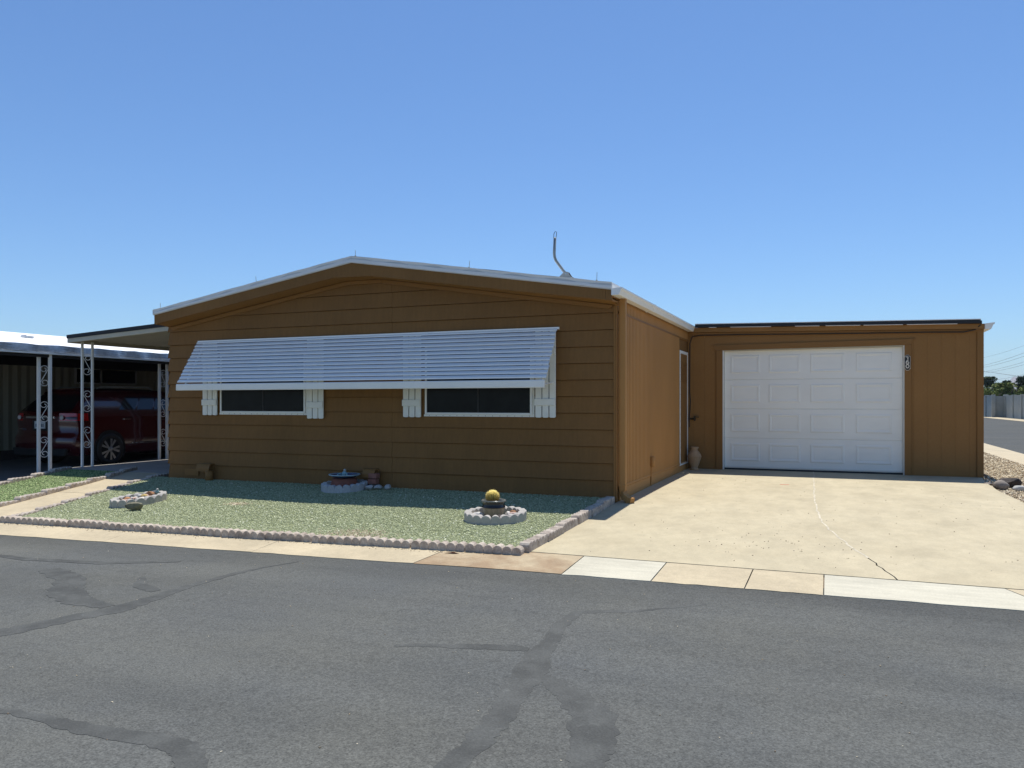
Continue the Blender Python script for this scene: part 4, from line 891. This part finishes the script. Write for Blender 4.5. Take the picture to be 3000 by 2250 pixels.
for s in (-1, 1):
    for yy_, zz_ in ((1.42,.98),(2.35,.96)): MB().box(*sorted((CX+s*.90, CX+s*.925)), CY+yy_-.10, CY+yy_+.10, CZ+zz_-.012, CZ+zz_+.014).build('door_handle', 'chrome', car, bevel=.006)
    for a, b in ((1.55,2.25),(2.3,3.1)): MB().box(*sorted((CX+s*.905, CX+s*.925)), CY+a, CY+b, CZ+.44, CZ+.47).build('door_moulding', 'chrome', car, bevel=.006)
    MB().tube([(CX+s*.60,CY+.9,CZ+1.635),(CX+s*.60,CY+1.0,CZ+1.68),(CX+s*.58,CY+2.3,CZ+1.685),(CX+s*.58,CY+2.4,CZ+1.63)], .014, 6).build('roof_rail', 'grey_steel', car)
    for wy in (.98, 3.68):
        xo = CX+s*.93; xi = CX+s*.70
        MB().lathe([(.385,0),(.385,.02),(0.0,.02)], (0,0,0), 28).build('wheel_arch', 'dark_hole', car); a_ = [q for q in car.children if q.name.startswith('wheel_arch')][-1]
        a_.rotation_euler = (0, R(90)*s, 0); a_.location = (CX+s*.898, CY+wy, CZ+.37)
        wh = MB().lathe([(.20,-.10),(.30,-.11),(.335,-.09),(.345,-.03),(.345,.03),(.335,.09),(.30,.11),(.235,.105),(.23,.07),(.23,-.10)], (0,0,0), 32).build('wheel', 'black_rubber', car, True)
        wh.rotation_euler = (0, R(90)*s, 0); wh.location = (CX+s*.83, CY+wy, CZ+.345)
        rm = MB()
        for k in range(5):
            for e in (-.17, .17):
                a = k*2*math.pi/5+.3; a1 = a+e*.55; a2 = a+e*1.35
                q = []
                for zz_ in (.075, .10):
                    for ang, rr, hw in ((a1, .05, .012), (a2, .225, .024)):
                        ux, uy = math.cos(ang), math.sin(ang); q += [(ux*rr-uy*hw, uy*rr+ux*hw, zz_), (ux*rr+uy*hw, uy*rr-ux*hw, zz_)]
                rm.add(q, [(0,1,3,2),(4,6,7,5),(0,2,6,4),(1,5,7,3),(0,4,5,1),(2,3,7,6)])
        r2_ = rm.build('rim', 'alloy', wh); MB().lathe([(0,.105),(.045,.105),(.055,.095),(.055,.06)], (0,0,0), 14).build('hub', 'alloy', wh, True); MB().lathe([(0,.05),(.228,.05)], (0,0,0), 20).build('brake_shadow', 'dark_hole', wh)
MB().box(CX-.55, CX+.55, CY+.58, CY+.86, CZ+1.60, CZ+1.625).build('spoiler', 'car_red', car, bevel=.01)
MB().tube([(CX+.0,CY+1.1,CZ+1.65),(CX-.0,CY+.92,CZ+1.80)], .005, 5).build('aerial', 'black_rubber', car)

# ------------------------------------------------------------------ far right: block wall, trees, mountain, wires
bwall = thing('block_wall', (16.5, 77, -.2), 'long grey concrete block wall on the far side of the street', 'wall')
def bay(x, y0, y1, h):
    MB().box(x, x+.15, y0, y1, -.3, h).build('wall_panel', 'block_grey', bwall); MB().box(x-.02, x+.17, y0-.02, y1-.42, h, h+.05).build('coping', 'block_grey', bwall)
    MB().box(x-.09, x+.24, y1-.40, y1, -.3, h+.10).build('pilaster', 'block_grey', bwall)
for k in range(13): bay(17.3, 77-3.6*(k+1), 77-3.6*k, 1.83)
for k in range(12): bay(16.3, 77.2+3.6*k, 80.8+3.6*k, 1.86)
MB().box(16.3, 17.5, 77.02, 77.17, -.3, 1.84).build('wall_panel', 'block_grey', bwall)
MB().box(16.18, 16.5, 76.8, 77.2, -.3, 1.98).build('pilaster', 'block_grey', bwall); MB().box(17.2, 17.55, 76.8, 77.21, -.3, 1.98).build('pilaster', 'block_grey', bwall)
gutter_strip = MB().grid(lambda x, y: (x, y, -.165), [15.2,16.6], [20,50,76.9]).build('far_kerb', 'concrete_tan'); tag(gutter_strip, kind='structure')
def tree(name, x, y, h, wd, m, label, n=2600, trunk=True, low=.2, leaf=.13):
    t = thing(name, (x, y, -.3), label, 'tree' if trunk else 'shrub', 'trees behind the block wall')
    r2 = np.random.default_rng(int(x*31+y*7)); mb = MB()
    mb.tube([(x,y,-.3),(x+.05*wd,y,h*.35),(x,y+.05*wd,h*.6)], [.05*wd+.05,.04*wd+.03,.03], 7)
    for k in range(6):
        a = k*1.05+r2.random(); mb.tube([(x,y,h*(.2+.05*k)),(x+wd*.25*math.cos(a),y+wd*.25*math.sin(a),h*(.45+.05*k)),(x+wd*.4*math.cos(a),y+wd*.4*math.sin(a),h*(.6+.06*k))], [.04*wd,.025*wd,.01], 5)
    mb.build('trunk', 'bark', t)
    K = 26; cl = np.stack([r2.normal(0, .24, K)*wd, r2.normal(0, .24, K)*wd, h*(low+(1-low)*r2.random(K)**.8)], -1)
    rad = wd*(.10+.10*r2.random(K)); shr = 1-np.clip((cl[:,2]/h-.6)*1.2, 0, .6); cl[:,0] *= shr; cl[:,1] *= shr
    i = r2.integers(0, K, n); d = r2.normal(0, 1, (n, 3)); d /= np.linalg.norm(d, axis=1)[:,None]; d *= (r2.random(n)**.4)[:,None]
    P = cl[i]+d*rad[i][:,None]*np.array([1,1,.8]); P[:,2] = np.minimum(np.maximum(P[:,2], .05), h*1.02); P[:,0] += x; P[:,1] += y
    a, b = r2.normal(0, 1, (n,3)), r2.normal(0, 1, (n,3)); a /= np.linalg.norm(a, axis=1)[:,None]; b = np.cross(a, b); b /= np.linalg.norm(b, axis=1)[:,None]
    s = leaf*(.5+r2.random(n))[:,None]
    V = np.stack([P+a*s, P-a*s*.3+b*s*.6, P-a*s*.3-b*s*.6], 1).reshape(-1, 3); F = np.arange(3*n).reshape(-1, 3)
    tn = np.clip(r2.random(n)*.5+(r2.random(K)[i])*.5, 0, 1)
    bulk('crown', V, F, m, tn, t)
tree('mesquite_shrub', 21.2, 100, 3.45, 4.6, 'leaf_olive', 'widest light green shrub rising just behind the block wall', 5200, True, .35, .15)
tree('mesquite_shrub', 19.3, 98, 2.75, 3.4, 'leaf_olive', 'low light green shrub next to the garage corner behind the block wall', 3600, True, .35, .15)
tree('mesquite_shrub', 23.4, 99, 3.1, 3.8, 'leaf_olive', 'light green shrub at the right edge behind the block wall', 3600, True, .35, .15)
tree('dark_tree', 23.9, 130, 5.0, 3.6, 'leaf_dark', 'dark tree closest to the garage corner behind the block wall', 2600, True, .35, .2)
tree('dark_tree', 28.7, 130, 5.1, 4.4, 'leaf_dark', 'dark broad tree at the right edge of the picture behind the wall', 3200, True, .3, .2)
tree('dark_tree', 26.3, 130, 4.5, 1.7, 'leaf_dark', 'small dark tree top poking above the light green shrub', 900, True, .6, .17)
tree('dark_tree', 25.4, 128, 3.7, 2.2, 'leaf_dark', 'low dark tree between the two taller dark trees', 1200, True, .35, .17)
# mountain ridge
mb = MB(); NM = 480
def mh(t): return 62+78*math.exp(-((t-.7025)/.0075)**2)+46*math.exp(-((t-.6855)/.0075)**2)+60*math.exp(-((t-.735)/.02)**2)+10*math.sin(91*t)+5*math.sin(233*t)
def mp(i, j):
    t = i/NM; a = R(-32+t*60); D = 5200+j*260; k = [0,.55,1,.6,0][j]
    return (D*math.sin(a+R(0)), D*math.cos(a), -2+mh(t)*k*(1+.06*math.sin(140*t+2*j)))
mb.grid(mp, range(NM+1), range(5)); mo = mb.build('mountain', 'mountain_rock'); tag(mo, kind='structure')
# utility poles and wires
for (y, lb) in ((60, 'wooden utility pole off to the right along the block wall'), (126, 'wooden utility pole hidden behind the garage')):
    up = thing('utility_pole', (19, y, -.3), lb, 'pole', 'utility poles along the street')
    MB().tube([(19,y,-.3),(19,y,8.2)], [.14,.10], 9).build('shaft', 'pole_wood', up); MB().box(17.9, 20.1, y-.06, y+.06, 7.0, 7.15).build('cross_arm', 'pole_wood', up)
def wire(x0, za, zb, sag, lb, rad=.016):
    P = [(x0, 60+66*k/20, za+(zb-za)*k/20-sag*4*(k/20)*(1-k/20)) for k in range(21)]
    o = MB().tube(P, rad*.7, 5).build('power_line', 'wire_dark'); tag(o, lb, 'wire', 'overhead wires')
wire(19.9, 7.6, 7.6, .75, 'topmost thin overhead wire in the sky right of the garage', .012)
wire(18.3, 6.2, 6.35, .75, 'second highest overhead wire right of the garage'); wire(18.6, 6.0, 6.2, .75, 'third overhead wire from the top right of the garage')
wire(19.2, 5.75, 5.7, .75, 'fourth overhead wire from the top right of the garage'); wire(19.5, 5.55, 5.6, .75, 'fifth overhead wire from the top right of the garage')
wire(18.9, 2.6, 6.8, .10, 'dark overhead wire sloping down to the right', .028); wire(19.3, 4.6, 4.5, .75, 'lowest overhead wire just above the tree tops', .012)

# ------------------------------------------------------------------ summer haze over the valley
hz = bpy.data.materials.new('haze'); hz.use_nodes = True; hn = hz.node_tree.nodes; hn.remove(hn['Principled BSDF'])
pv = hn.new('ShaderNodeVolumePrincipled'); pv.inputs['Color'].default_value = (.80, .88, 1, 1); pv.inputs['Density'].default_value = .00011; pv.inputs['Anisotropy'].default_value = .0
hz.node_tree.links.new(pv.outputs[0], hn['Material Output'].inputs['Volume']); MATS['haze'] = hz
o = MB().box(-7200, 7200, -7200, 7200, -5, 175).build('haze', 'haze'); tag(o, kind='stuff')
